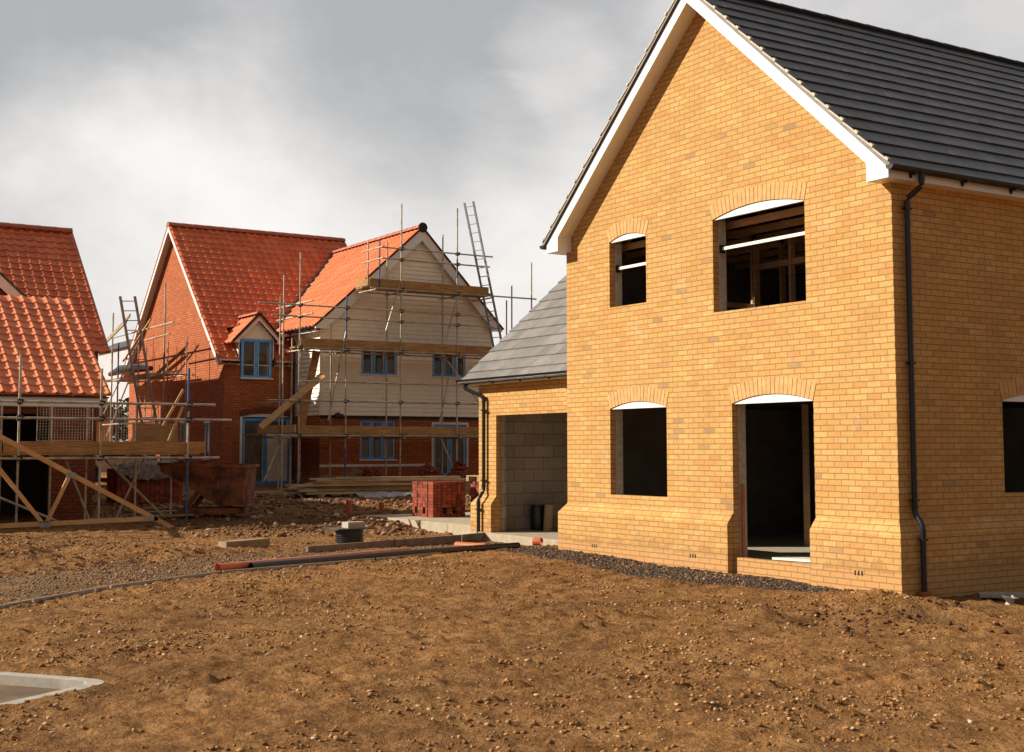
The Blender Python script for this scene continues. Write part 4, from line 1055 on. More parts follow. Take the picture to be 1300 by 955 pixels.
rd = pantile('roof', (XD + .14, YD, 2.86), (0, -1, 0), (-math.cos(aG), 0, math.sin(aG)), 11.4, 3.48 / math.cos(aG), M['pantile_or'], H3, .258, .29, .032, .026)
pantile('roof', (XD - 6.95, YD, 2.86), (0, -1, 0), (math.cos(aG), 0, math.sin(aG)), 11.4, 3.48 / math.cos(aG), M['pantile_or'], H3, .258, .29, .032, .026)
b = MB(); b.box(XD, XD + .025, -16, YD - .06, 2.60, 2.80); b.build('fascia', M['white'], H3)
b = MB(); b.box(XD - .2, XD, -16, YD - .06, 2.59, 2.61); b.build('soffit', M['cream_trim'], H3)
b = MB(); b.box(XD + .03, XD + .1, -16, YD - .03, 2.775, 2.81); b.build('gutter', M['black'], H3)
b = MB(); b.prism([(XD + .02, 2.6), (XD + .02, 2.76), (XDR, 2.76 + .664 * 3.44), (XDR, 2.58 + .664 * 3.44), (XD - .2, 2.6)], 'y', YD - .06, YD - .035); b.build('bargeboard', M['cream_trim'], H3)

# ------------------------------------------------------------------ house E behind it
XE = -25.0; YE = -2.42; ZEE = 4.34; TE = .889; XER = XE - 4.33; ZER = ZEE + TE * 4.33
H4 = thing('house', 'tall house behind the left garage, only its deep red pantile roof showing', 'house', (-28, -9, .4))
g = MB(); g.prism([(XE - .3, 0), (XE - 8.2, 0), (XE - 8.2, ZEE - .2), (XER, ZER - .12), (XE - .3, ZEE - .0)], 'y', YE - .4, YE - .2)
g.prism([(XE - .3, 0), (XE - 8.2, 0), (XE - 8.2, ZEE - .2), (XER, ZER - .12), (XE - .3, ZEE - .0)], 'y', -16.2, -16)
g.box(XE - .5, XE - .3, -16, YE - .4, 0, ZEE - .05); g.box(XE - 8.2, XE - 8.0, -16, YE - .4, 0, ZEE - .2); g.build('wall', M['red_dark'], H4)
aE = math.atan(TE)
re = pantile('roof', (XE, YE, ZEE), (0, -1, 0), (-math.cos(aE), 0, math.sin(aE)), 13.5, 4.33 / math.cos(aE), M['pantile'], H4, .28, .30)
pantile('roof', (XE - 8.66, YE, ZEE), (0, -1, 0), (math.cos(aE), 0, math.sin(aE)), 13.5, 4.33 / math.cos(aE), M['pantile'], H4, .28, .30)
ridge_run('ridge_tiles', (XER, YE, ZER - .03), (XER, -16.2, ZER - .03), .16, M['ridge'], re)
b = MB(); b.beam((XE, YE + .0, ZEE + .01), (XER, YE + .0, ZER + .01), .05, .06, (.7, 0, .7)); b.build('verge_edge', M['ridge'], H4)
# unseen wing added to cast the shadow line on the red gable
g = MB(); g.prism([(-5.4, 4), (-2.85, 4), (-2.85, 6.5), (-4.1, 7.75), (-5.4, 6.5)], 'x', -37, -29.8); g.build('shadow_wing', M['red_dark'], H4)
# small front gable
c = -6.8
g = MB(); g.prism([(c - 2, 3.5), (c + 2, 3.5), (c + 2, 5.5), (c, 7.3), (c - 2, 5.5)], 'x', XE - 3.5, XE - .15); g.build('front_gable', M['red_dark'], H4)
for s_ in (1, -1):
    b = MB(); b.beam((XE + .1, c + s_ * 2.1, 5.54), (XE + .1, c, 7.45), .03, .24, (0, s_ * .66, .74)); b.build('bargeboard', M['cream_trim'], H4)
    b = MB(); b.beam((XE - 1.5, c + s_ * 2.2, 5.65), (XE - 1.5, c, 7.65), 3.25, .06, (0, s_ * .66, .74)); b.build('front_gable_roof', M['bluegrey'], H4)

# ------------------------------------------------------------------ scaffolds
def tube(name, a, b_, parent, mat='galv', r=.0242):
    g = MB(); g.tube([a, b_], r, 8); return g.build(name, M[mat], parent)
def couple(p, parent):
    x, y, z = p; g = MB(); g.box(x - .045, x + .045, y - .045, y + .045, z - .05, z + .05); g.beam((x - .06, y - .06, z), (x + .06, y + .06, z + .02), .03, .05); g.build('coupler', M['coupler'], parent)
def board(name, a, b_, w, h, parent, mat='board', up=(0, 0, 1)):
    g = MB(); g.beam(a, b_, w, h, up); return g.build(name, M[mat], parent)
SC = thing('scaffold', 'tube scaffold with three board lifts in front of the cream clad gable', 'scaffold', (-25, 6, .85))
XF, XI = -24.5, -25.45
gF = .83
for y, zt, m in ((2.38, 6.7, 'galv'), (2.88, 7.4, 'galv'), (6.15, 9.15, 'galv'), (8.1, 9.2, 'galv'), (10.1, 6.9, 'galv'), (10.85, 7.7, 'galv')):
    tube('standard', (XF, y, gz(XF, y) - .02), (XF, y, zt), SC, m)
tube('standard', (XF, 4.35, gz(XF, 4.35) - .02), (XF, 4.35, 5.0), SC); tube('standard', (XF, 4.35, 5.0), (XF, 4.35, 6.25), SC, 'blue_tube')
tube('standard_sleeve', (XF, 4.35, .85), (XF, 4.35, 1.75), SC, 'blue_tube', .027)
tube('standard_sleeve', (XF, 8.1, 7.0), (XF, 8.1, 7.6), SC, 'blue_tube', .027)
for y, zt in ((2.67, 6.2), (3.05, 5.0), (4.3, 5.5), (6.16, 8.1), (8.12, 8.5), (10.5, 6.55)):
    tube('standard', (XI, y, gz(XI, y) - .02), (XI, y, zt), SC)
tube('standard', (XI + .2, 3.25, .8), (XI + .2, 3.25, 4.5), SC)
tube('standard', (XI, 5.5, 6.5), (XI, 5.5, 8.05), SC); tube('standard', (XF, 5.42, 6.5), (XF, 5.42, 8.0), SC, 'blue_tube')
for z, y0, y1 in ((5.87, 1.6, 9.4), (5.54, 2.0, 9.4), (7.76, 5.4, 9.36), (7.43, 5.5, 9.25), (3.68, 2.9, 9.4), (3.12, 1.9, 9.6), (2.12, 1.9, 10.4), (4.64, 2.8, 10.4), (6.52, 5.1, 11.0)):
    tube('ledger', (XF + .05, y0, z), (XF + .05, y1, z), SC, 'galv')
for z, y0, y1 in ((2.10, 2.4, 10.4), (4.62, 2.8, 10.4), (6.5, 5.1, 9.6)):
    tube('ledger', (XI - .05, y0, z), (XI - .05, y1, z), SC)
for z, ys in ((2.06, (2.5, 4.4, 6.2, 8.15, 9.8)), (4.58, (2.95, 4.4, 6.2, 8.15, 9.8)), (6.46, (5.2, 6.2, 8.15, 9.3))):
    for y in ys: tube('transom', (XF + .2, y, z), (XI - .25, y, z), SC)
for z in (5.9, 5.54): tube('return_rail', (-26.05, 2.8, z), (-23.4, 2.8, z), SC)
for z in (7.65, 7.31): tube('return_rail', (-25.05, 5.1, z), (-23.6, 5.1, z), SC)
tube('return_rail', (-27.5, 2.85, 3.12), (-24.2, 2.85, 3.12), SC); tube('return_rail', (-27.5, 2.7, 2.08), (-24.2, 2.7, 2.08), SC)
for a, b_ in (((XF, 6.1, 6.69), (XF, 5.65, 5.26)), ((XF, 8.17, 6.65), (XF, 7.72, 5.1)), ((XF, 4.34, 5.17), (XF, 3.8, 2.56)), ((XF, 7.82, 3.95), (XF, 7.5, 2.55)), ((XF, 7.6, 4.6), (XF, 8.95, 3.1)), ((XF, 7.55, 2.05), (XF, 8.05, .95)), ((XI, 2.75, 2.0), (XI + .8, 1.9, .8))):
    tube('brace', a, b_, SC)
for y in (2.88, 4.35, 6.15, 8.1):
    for z in (2.12, 3.12, 4.64, 5.54, 5.87): couple((XF + .02, y, z), SC)
for y in (6.15, 8.1):
    for z in (6.52, 7.43, 7.76): couple((XF + .02, y, z), SC)
# decks
def deck(x0, x1, y0, y1, z, parent, n=4, mat='board'):
    w = (x1 - x0) / n
    for k in range(n):
        a = x0 + w * (k + .5); j = random.uniform(-.05, .12)
        board('deck_board', (a, y0 + j, z), (a, y1 + random.uniform(-.1, .15), z), w - .012, .038, parent, mat)
deck(XI + .05, XF, 2.6, 6.4, 2.17, SC); deck(XI + .05, XF, 6.4, 10.3, 2.172, SC)
deck(XI + .05, XF, 2.95, 6.3, 4.69, SC); deck(XI + .05, XF, 6.3, 10.3, 4.692, SC)
deck(XI + .05, XF, 5.1, 9.35, 6.57, SC)
deck(-27.4, XI, 2.3, 3.9, 2.17, SC, 5)
for y0, y1, z, m in ((2.85, 6.1, 2.30, 'board'), (6.1, 8.2, 2.30, 'board'), (8.2, 10.2, 2.30, 'board'), (2.92, 4.33, 4.82, 'board'), (4.34, 6.19, 4.83, 'board'), (6.2, 8.44, 4.82, 'board'), (8.45, 10.2, 4.81, 'board'), (5.12, 7.14, 6.70, 'board'), (7.15, 9.25, 6.69, 'board')):
    board('toe_board', (XF - .03, y0, z), (XF - .03, y1, z), .036, .215, SC, m)
board('toe_board', (-27.2, 2.72, 2.32), (-24.35, 2.72, 2.32), .036, .22, SC, 'board_new')
board('toe_board', (-25.4, 5.08, 6.70), (-24.55, 5.08, 6.70), .036, .2, SC)
t = thing('plank', 'sunlit plank leaning across the left corner of the gable scaffold', 'plank', (-25, 3, 2.3))
board('board', (-25.3, 2.05, 2.36), (-24.75, 3.75, 3.9), .225, .04, t, 'pine', (.6, -.4, .6))
t = thing('plank', 'brown plank standing steeply against the pale left corner of the clad gable', 'plank', (-25.3, 3, 2.3))
board('board', (-25.15, 3.2, 2.22), (-25.2, 3.72, 4.62), .225, .04, t, 'board', (1, -.2, 0))

def ladder(name, label, bl, tl, off, n, parent=None, mat='alu', r=.022):
    t = thing(name, label, 'ladder', bl)
    bl = Vector(bl); tl = Vector(tl); off = Vector(off)
    for o in (Vector((0, 0, 0)), off):
        g = MB(); g.beam(bl + o, tl + o, .032, .07, off); g.build('rail', M[mat], t)
    for k in range(n):
        f = (k + .5) / n; p = bl + (tl - bl) * f
        g = MB(); g.tube([p, p + off], .014, 6); g.build('rung', M[mat], t)
    return t
ladder('ladder', 'tall metal ladder rising above the roof at the right end of the gable scaffold', (-24.62, 9.72, 4.0), (-24.62, 8.42, 9.42), (-.05 + .42, .10, .0), 20)

# scaffold in front of garage D
SD = thing('scaffold', 'single-lift tube scaffold in front of the orange roofed garage', 'scaffold', (-15.4, -6, .3))
XS = -15.5; XSI = -16.35
for y, zt, m in ((-6.70, 3.55, 'galv'), (-5.16, 3.32, 'galv'), (-9.2, 3.4, 'galv'), (-11.6, 3.4, 'galv')): tube('standard', (XS, y, .2), (XS, y, zt), SD, m)
tube('standard', (XS, -3.40, .2), (XS, -3.40, 1.6), SD, 'blue_tube'); tube('standard', (XS, -3.40, 1.6), (XS, -3.40, 2.5), SD); tube('standard', (XS, -3.40, 2.5), (XS, -3.40, 3.38), SD, 'blue_tube', .026)
for y, zt in ((-6.85, 2.6), (-5.9, 2.6), (-5.2, 2.6), (-9.3, 2.6), (-4.2, 1.7), (-3.45, 1.7)): tube('standard', (XSI, y, .2), (XSI, y, zt), SD)
for z, y1 in ((2.64, -2.85), (2.33, -2.5), (1.56, -2.75)): tube('ledger', (XS + .05, -12.5, z), (XS + .05, y1, z), SD)
tube('ledger', (XSI - .05, -12.5, 1.56), (XSI - .05, -3.2, 1.56), SD)
for y in (-9.3, -6.78, -5.24, -4.3, -3.46): tube('transom', (XS + .15, y, 1.6), (XSI - .2, y, 1.6), SD)
for a, b_ in (((XS, -7.4, 1.0), (XS, -5.7, -.0 + .25)), ((XSI, -4.9, 1.6), (XSI, -3.55, .3)), ((XSI, -4.0, 1.6), (XSI, -4.6, .3)), ((XSI, -5.6, 1.5), (XSI, -5.1, .3))): tube('brace', a, b_, SD)
for y in (-6.7, -5.16, -3.4):
    for z in (1.56, 2.33, 2.64): couple((XS + .02, y, z), SD)
deck(XSI + .05, XS - .02, -12.4, -8.6, 1.64, SD, 4); deck(XSI + .05, XS - .02, -8.6, -3.1, 1.642, SD, 4)
for y0, y1 in ((-10.8, -7.0), (-6.97, -5.15), (-5.14, -3.02)): board('toe_board', (XS - .03, y0, 1.775), (XS - .03, y1, 1.775), .036, .225, SD)
def mesh_panel(y0, y1, z0, z1, x, label, st=.055):
    t = thing('mesh_guard', label, 'guard panel', (x, y0, z0)); g = MB(); y = y0
    while y <= y1 + .001: g.box(x - .0022, x + .0022, y - .0022, y + .0022, z0, z1); y += st
    z = z0
    while z <= z1 + .001: g.box(x + .003, x + .0072, y0, y1, z - .0022, z + .0022); z += st
    g.build('wire_mesh', M['galv'], t)
    g = MB()
    for y in (y0, y1): g.beam((x, y, z0), (x, y, z1), .012, .012)
    for z in (z0, z1): g.beam((x, y0, z), (x, y1, z), .012, .012)
    g.build('edge_frame', M['galv'], t)
mesh_panel(-6.35, -5.3, 1.9, 2.62, XS - .06, 'wire mesh guard panel on the left scaffold, before the dark garage opening')
mesh_panel(-5.12, -4.45, 1.9, 2.62, XS - .06, 'wire mesh guard panel on the left scaffold, next to the plywood sheet')
t = thing('plywood_sheet', 'brown plywood sheet leaning upright on the left scaffold deck', 'board', (XS - .3, -4, 1.66))
g = MB(); g.add([(-15.75, -4.42, 1.67), (-15.75, -3.5, 1.67), (-16.0, -3.45, 2.26), (-16.0, -4.36, 2.26), (-15.77, -4.42, 1.67), (-15.77, -3.5, 1.67), (-16.02, -3.45, 2.26), (-16.02, -4.36, 2.26)], [(0, 1, 2, 3), (7, 6, 5, 4), (0, 4, 5, 1), (1, 5, 6, 2), (2, 6, 7, 3), (3, 7, 4, 0)]); g.build('sheet', M['ply'], t)
g = MB(); g.beam((-15.74, -4.44, 1.67), (-16.0, -4.38, 2.27), .03, .03); g.build('edge_batten', M['board_new'], t)
for a, b_, lb in (((-15.62, -3.88, 2.2), (-15.62, -3.47, 2.95), 'long pale batten sticking up above the plywood sheet'), ((-15.55, -3.78, 1.9), (-15.55, -3.5, 2.6), 'short pale batten beside the long one on the left scaffold')):
    t = thing('batten', lb, 'batten', a); g = MB(); g.beam(a, b_, .05, .03, (1, 0, 0)); g.build('strip', M['board_new'], t)

# roof truss standing in front
t = thing('roof_truss', 'pale timber roof truss standing on the soil before the left scaffold', 'roof truss', (-14.7, -6, .25))
xt = -14.65
TR = [((xt, -9.2, 3.05), (xt, -3.95, .20), 'top_chord', .09), ((xt, -12.2, .25), (xt, -4.25, .40), 'bottom_chord', .085), ((xt + .0, -8.0, 2.40), (xt, -6.38, .33), 'web', .075), ((xt, -5.93, 1.27), (xt, -6.36, .33), 'web', .07)]
for a, b_, nme, h in TR: g = MB(); g.beam(a, b_, .036, h, (0, 0, 1)); g.build(nme, M['pine'], t)
g = MB(); g.beam((xt, -9.2, 3.05), (xt, -12.2, .25), .036, .09); g.build('top_chord', M['pine'], t)
for y, z in ((-5.93, 1.25), (-6.37, .335), (-4.42, .42)):
    g = MB(); g.box(xt + .019, xt + .022, y - .09, y + .09, z - .05, z + .05); g.build('nail_plate', M['alu'], t)

# scaffold at the gable of the red house
SE = thing('scaffold', 'tangled tube scaffold at the far gable between the two pantile roofs', 'scaffold', (-32, .7, .8))
ys = .65
for x, zt, m in ((-35.7, 6.5, 'galv'), (-34.95, 5.4, 'blue_tube'), (-29.9, 6.95, 'galv'), (-32.6, 5.6, 'galv')): tube('standard', (x, ys, .6), (x, ys, zt), SE, m, .027)
tube('standard_sleeve', (-29.9, ys, 4.1), (-29.9, ys, 4.75), SE, 'blue_tube', .03)
for x in (-34.9, -32.5, -30.6): tube('standard', (x, ys + .95, .6), (x, ys + .95, 5.3), SE)
for a, b_ in (((-38.8, ys, 5.61), (-29.05, ys, 5.64)), ((-31.9, ys, 5.27), (-29.4, ys, 5.3)), ((-31.6, ys, 4.08), (-28.5, ys, 4.11)), ((-37.5, ys, 4.1), (-33.6, ys, 4.12)), ((-37, ys + .95, 4.1), (-30, ys + .95, 4.1)), ((-37, ys, 2.6), (-30, ys, 2.6))): tube('ledger', a, b_, SE, 'galv', .027)
for a, b_ in (((-36.6, ys, 3.0), (-31.9, ys + .1, 5.9)), ((-36.2, ys, 2.2), (-33.4, ys, 4.2)), ((-34.5, ys, .8), (-32.6, ys, 2.6))): tube('brace', a, b_, SE)
for x in (-35.5, -32.9, -30.3): tube('transom', (x, ys - .3, 4.1), (x, ys + 1.15, 4.1), SE)
for k in range(4): board('deck_board', (-37, ys + .12 + k * .23, 4.17), (-31.6, ys + .12 + k * .23, 4.17), .22, .038, SE)
for dz, dy in ((0, 0), (.2, .1)): board('board', (-37.2, ys - .5 + dy, 4.85 + dz * .6), (-32.3, ys - .5 + dy, 5.9 + dz), .12, .035, SE, 'greywood', (.3, -.8, .3))
board('brace_board', (-34.0, ys - .1, 4.7), (-31.0, ys - .1, 5.9), .05, .04, SE, 'board_new')
t = thing('tarpaulin', 'rolled black sheeting lying on the far scaffold deck', 'sheeting', (-34.5, ys, 4.2))
g = MB(); g.tube([(-37, ys + .3, 4.42), (-35.5, ys + .25, 4.5), (-33.5, ys + .3, 4.46), (-32.2, ys + .3, 4.38)], [.08, .16, .15, .08], 10); g.build('roll', M['black'], t)
ladder('ladder', 'long grey ladder leaning between the red gable and the garage scaffold', (-25.42, -.99, .6), (-25.54, -2.0, 5.93), (.22, .34, 0), 20)

# background between the houses
t = thing('house', 'distant white rendered house seen between the roofs', 'house', (-58.7, 8.3, 1))
g = MB(); g.box(-63, -57, 7.5, 9.3, .5, 7.0); g.build('wall', M['whitewall'], t)
g = MB(); g.prism([(7.3, 7.0), (9.5, 7.0), (8.4, 7.6)], 'x', -63.2, -56.8); g.build('roof', M['bluegrey'], t)
g = MB(); g.box(-57.0, -56.95, 7.6, 8.5, 5.2, 6.4); g.build('window', M['glass'], t)
t = thing('house', 'low buff brick house lit by the sun behind the left scaffold', 'house', (-44, 2, .8))
g = MB(); g.box(-50, -42, .2, 2.5, .5, 3.0); g.build('wall', M['far_brick'], t)
g = MB(); g.prism([(-.1, 3.0), (2.8, 3.0), (1.35, 4.3)], 'x', -50.3, -41.7); g.build('roof', M['bluegrey'], t)
g = MB(); g.box(-42, -41.96, .8, 1.7, 1.6, 2.5); g.build('window', M['glass'], t)
t = thing('parked_car', 'pale parked car just visible beneath the left scaffold', 'car', (-34.5, .4, .75))
g = MB(); g.prism([(-.9, .95), (2.6, .95), (2.6, 1.3), (2.3, 1.38), (1.8, 1.75), (.2, 1.78), (-.3, 1.4), (-.9, 1.28)], 'x', -36.2, -34.6); g.build('body', M['cream_trim'], t)
g = MB(); g.prism([(-.2, 1.42), (2.15, 1.42), (1.72, 1.71), (.25, 1.72)], 'x', -34.598, -34.58); g.build('window', M['glass'], t)
for yy in (-.3, 1.9):
    g = MB(); g.tube([(-36.22, yy, .95), (-36.0, yy, .95)], .3, 14); g.build('wheel', M['black'], t); g = MB(); g.tube([(-34.75, yy, .95), (-34.56, yy, .95)], .3, 14); g.build('wheel', M['black'], t)

# trees far behind
leaf = NT('leaf').set(.8, 0, .2); leaf.link(leaf.ramp(leaf.noise(leaf.world(), .8, 3, .6), [(.3, (.035, .04, .015)), (.7, (.10, .09, .035))]), leaf.b.inputs['Base Color']); M['leaf'] = leaf.m
M['bark'] = plain('bark', (.12, .09, .07), .9, 0, .1, .2, 6)
def tree(x, y, h, r, label, seed):
    t = thing('tree', label, 'tree', (x, y, gz(x, y))); z0 = gz(x, y); rr = random.Random(seed)
    g = MB(); g.tube([(x, y, z0 - .2), (x + .1, y, z0 + h * .35), (x, y + .1, z0 + h * .7)], [.16, .11, .05], 8)
    for k in range(7):
        a = rr.random() * 6.28; g.tube([(x, y, z0 + h * (.3 + .05 * k)), (x + math.cos(a) * r * .7, y + math.sin(a) * r * .7, z0 + h * (.5 + .06 * k))], [.05, .015], 5)
    g.build('trunk', M['bark'], t)
    n = 1500; v = []; f = []
    cl = [(rr.gauss(0, r * .45), rr.gauss(0, r * .45), h * .62 + rr.gauss(0, h * .16), r * rr.uniform(.25, .5)) for _ in range(14)]
    for k in range(n):
        c = rr.choice(cl); p = Vector((x + c[0], y + c[1], z0 + c[2])) + Vector((rr.gauss(0, 1), rr.gauss(0, 1), rr.gauss(0, .8))).normalized() * c[3] * rr.random() ** .4
        d1 = Vector((rr.gauss(0, 1), rr.gauss(0, 1), rr.gauss(0, 1))).normalized() * .13; d2 = Vector((rr.gauss(0, 1), rr.gauss(0, 1), rr.gauss(0, 1))).normalized() * .09
        b0 = len(v); v += [p - d1, p + d2, p + d1, p - d2]; f.append((b0, b0 + 1, b0 + 2, b0 + 3))
    b = MB(); b.add(v, f); b.build('crown', M['leaf'], t)
tree(-48, 6.6, 3.9, 2.0, 'low brown green tree behind the rolled black sheeting', 1)
tree(-50, 4.9, 3.4, 1.8, 'smaller brown green tree left of the distant white house', 2)

# ------------------------------------------------------------------ skip
SK = thing('skip', 'rusty brown steel skip standing before the red brick house', 'skip', (-15.6, -2.4, .33))
ux = Vector((.535, .845, 0)); vx = Vector((-.845, .535, 0)); o0 = Vector((-15.62, -2.55, .36)) - Vector((.535, .845, 0)) * .60
prof = [(-.78, 1.08), (1.02, 1.02), (.96, .22), (.42, .20), (-.35, .72), (-.74, .90)]
def skp(u, z, w): return o0 + ux * u + vx * w + Vector((0, 0, z))
g = MB(); n = len(prof)
v = [skp(u, z, 0 + .10 * (1.08 - z)) for u, z in prof] + [skp(u, z, 1.25 - .10 * (1.08 - z)) for u, z in prof]
v += [skp(u * .96 + .01, max(z, .26) if z < 1 else z, .05 + .10 * (1.08 - z)) for u, z in prof] + [skp(u * .96 + .01, max(z, .26) if z < 1 else z, 1.2 - .10 * (1.08 - z)) for u, z in prof]
f = [tuple(range(n)), tuple(range(2 * n - 1, n - 1, -1)), tuple(range(3 * n - 1, 2 * n - 1, -1)), tuple(range(3 * n, 4 * n))]
for i in range(1, n): j = (i + 1) % n; f += [(i, j, n + j, n + i), (2 * n + j, 2 * n + i, 3 * n + i, 3 * n + j)]
f += [(0, 1, 2 * n + 1, 2 * n), (n, n + 1, 3 * n + 1, 3 * n), (1, n + 1, 3 * n + 1, 2 * n + 1), (0, n, 3 * n, 2 * n)]
g.add(v, f); g.build('body', M['rust'], SK)
g = MB(); g.beam(skp(-.8, 1.07, -.01), skp(1.04, 1.02, -.01), .05, .06); g.beam(skp(1.04, 1.02, -.01), skp(1.04, 1.02, 1.26), .05, .06); g.beam(skp(-.8, 1.08, 1.26), skp(1.04, 1.02, 1.26), .05, .06); g.build('rim', M['rust'], SK)
g = MB()
for w in (.2, 1.0): g.beam(skp(-.42, .09, w), skp(.98, .09, w), .1, .12); g.beam(skp(-.3, .1, w), skp(.0, .5, w), .07, .09); g.beam(skp(.5, .1, w), skp(.5, .3, w), .08, .08)
g.beam(skp(-.35, .1, .2), skp(-.35, .1, 1.0), .08, .1); g.beam(skp(.9, .1, .2), skp(.9, .1, 1.0), .08, .1); g.build('sled_frame', M['rust'], SK)
for u in (-.1, .45, .85):
    g = MB(); g.beam(skp(u, .95 , .0), skp(u, max(.24, .75 - .9 * (u + .35)) if u < .42 else .24, .085), .05, .03, vx); g.build('side_rib', M['rust'], SK)
# bulk bag heap & plastic on top behind skip
r3 = random.Random(4)
def drape(x0, x1, y0, y1, zt, zb, label):
    t = thing('polythene_sheet', label, 'sheeting', (x1, (y0 + y1) / 2, zb)); g = MB(); v = []; f = []; nu, nv = 22, 16
    for i in range(nu):
        for k in range(nv):
            u = y0 + (y1 - y0) * i / (nu - 1); q = k / (nv - 1)
            if q < .55: x = x0 + (x1 - x0) * q / .55; z = zt + .05 * math.sin(3 * u + 5 * q)
            else: x = x1 + .03 + .05 * math.sin(9 * u) * (q - .5); z = zt - (zt - zb) * (q - .55) / .45 * (.7 + .3 * math.sin(2.3 * u + 1))
            v.append((x + r3.uniform(-.02, .02), u + r3.uniform(-.03, .03), z + r3.uniform(-.03, .03)))
    for i in range(nu - 1):
        for k in range(nv - 1): f.append((i * nv + k, i * nv + k + 1, (i + 1) * nv + k + 1, (i + 1) * nv + k))
    g.add(v, f); g.smooth = True; g.build('sheet', M['bag'], t)
drape(-21.9, -20.9, -3.3, -1.6, 1.40, 1.0, 'crumpled grey sheeting draped over the brick pack left of the skip')
# low red brick pallet under bag
def brick_pack(label, loc, sx, sy, sz, name='brick_pack', mat='red', holes=True, grp=None):
    t = thing(name, label, 'brick pack', loc, grp); x, y, z = loc; g = MB()
    r4 = random.Random(hash(label) % 999); bh = .065; rows = int(sz / .068); z0 = z
    # stacked bricks on edge: outer skin of separate bricks, each a little out of line
    for k in range(rows):
        zz = z0 + k * .068
        ny = int(sy / .108)
        for i in range(ny):
            d = r4.uniform(-.006, .006); yy = y - sy / 2 + i * sy / ny
            if holes and k in (1, 2) and i in (2, ny - 3): continue
            g.box(x + sx / 2 - .215 + d, x + sx / 2 + d, yy + .005, yy + sy / ny - .005, zz, zz + .063)
        nx = int((sx - .215) / .108)
        for i in range(nx):
            if holes and k in (1, 2) and i in (1, nx - 2): continue
            d = r4.uniform(-.006, .006); xx = x - sx / 2 + i * (sx - .217) / nx
            g.box(xx + .005, xx + (sx - .217) / nx - .005, y - sy / 2 + d, y - sy / 2 + .215 + d, zz, zz + .065)
    g.box(x - sx / 2 + .01, x + sx / 2 - .22, y - sy / 2 + .22, y + sy / 2 - .01, z0 + .2, z0 + rows * .068 - .02)
    g.build('bricks', M['packred'], t)
    for q in (-.25, .25):
        s = MB(); s.box(x + sx / 2 + .008, x + sx / 2 + .0105, y + q * sy - .008, y + q * sy + .008, z0, z0 + rows * .068); s.build('strap', M['black'], t)
        s = MB(); s.box(x + q * sx - .008, x + q * sx + .008, y - sy / 2 - .0105, y - sy / 2 - .008, z0, z0 + rows * .068); s.build('strap', M['black'], t)
    return t
tm = NT('pack_brick').set(.85, 0, .25)
wn = tm.node('ShaderNodeNewGeometry'); cc = tm.ramp(wn.outputs['Random Per Island'], [(0, (.17, .038, .02)), (.4, (.26, .058, .03)), (.8, (.34, .08, .038)), (1, (.09, .025, .016))])
cc = tm.mix(.5, cc, tm.ramp(tm.noise(tm.world(), 12, 4, .6), [(.3, (.6, .6, .6)), (.7, (1.2, 1.2, 1.2))]), 'MULTIPLY'); tm.link(cc, tm.b.inputs['Base Color']); M['packred'] = tm.m
brick_pack('strapped pack of red bricks on the slab, in front of the french door', (-14.35, 1.80, .29), .92, .80, .78)
brick_pack('pack of red bricks half hidden by the garage pier, pallet on top', (-13.53, 2.80, .29), .9, .85, .76)
t = thing('pallet', 'empty timber pallet laid on top of the half hidden brick pack', 'pallet', (-13.53, 2.80, 1.04))
for k in range(7): g = MB(); g.box(-14.03, -13.03, 2.30 + k * .165, 2.40 + k * .165, 1.145, 1.165); g.build('slat', M['greywood'], t)
for k in range(3): g = MB(); g.box(-14.03 + k * .45, -13.93 + k * .45, 2.30, 3.39, 1.04, 1.143); g.build('bearer', M['greywood'], t)
brick_pack('low shaded pack of red bricks under grey sheeting, left of the skip', (-21.45, -2.45, .45), .9, 1.6, .85, holes=False)
# brick stacks wrapped, along the foot of the clad wing
for i, (y0, y1, h) in enumerate(((4.4, 5.4, .42), (6.2, 7.3, .5), (7.5, 8.2, .55))):
    t = thing('brick_heap', ['low heap of loose red bricks at the left foot of the clad wing', 'heap of loose red bricks below the ground floor window of the wing', 'rounded heap of loose bricks before the wing french door'][i], 'brick heap', (-24.0, (y0 + y1) / 2, .8))
    g = MB(); rr = random.Random(i)
    for k in range(90):
        u = rr.gauss(0, .33); w = rr.gauss(0, .22); hh = h * math.exp(-(u * u / .16 + w * w / .1)) + .0
        c = Vector((-23.9 + w, (y0 + y1) / 2 + u * (y1 - y0), .80 + max(0.0, hh) * rr.uniform(.6, 1))); a = rr.random() * 6.28
        g.beam(c - Vector((math.cos(a), math.sin(a), rr.uniform(-.3, .3))) * .107, c + Vector((math.cos(a), math.sin(a), rr.uniform(-.3, .3))) * .107, .102, .065)
    g.build('bricks', M['packred'], t)

# timber stacks
TS = thing('timber_stack', 'long sawn timbers stacked loosely on the soil bank before the scaffold', 'timber stack', (-21.6, 3.6, .5))
rr = random.Random(9); specs = []
lay = []
for L_, z in enumerate((.60, .66, .72, .78, .84, .90, .96)):
    for k in range(6 - L_ // 2):
        lay.append((-21.9 + .17 * k + .06 * L_, 1.2 + .16 * L_ + rr.uniform(-.4, .4), 6.2 + rr.uniform(-.5, .5), z, rr.choice(('palewood', 'palewood', 'board_new', 'greywood', 'board'))))
for x, y0, y1, z, m in lay:
    dx = rr.uniform(-.22, .22)
    g = MB(); g.beam((x - dx, y0 + rr.uniform(-.15, .15), z + rr.uniform(-.02, .02)), (x + dx, y1, z + rr.uniform(-.02, .02)), rr.choice((.1, .15, .12)), .05); g.build('timber', M[m], TS)
for y in (1.9, 3.4, 5.0, 6.2): g = MB(); g.box(-22.0, -20.7, y, y + .1, .48, .58); g.build('bearer', M['greywood'], TS)
t = thing('pallet', 'broken pallet under the left end of the timber stack', 'pallet', (-21.1, 2.4, .4))
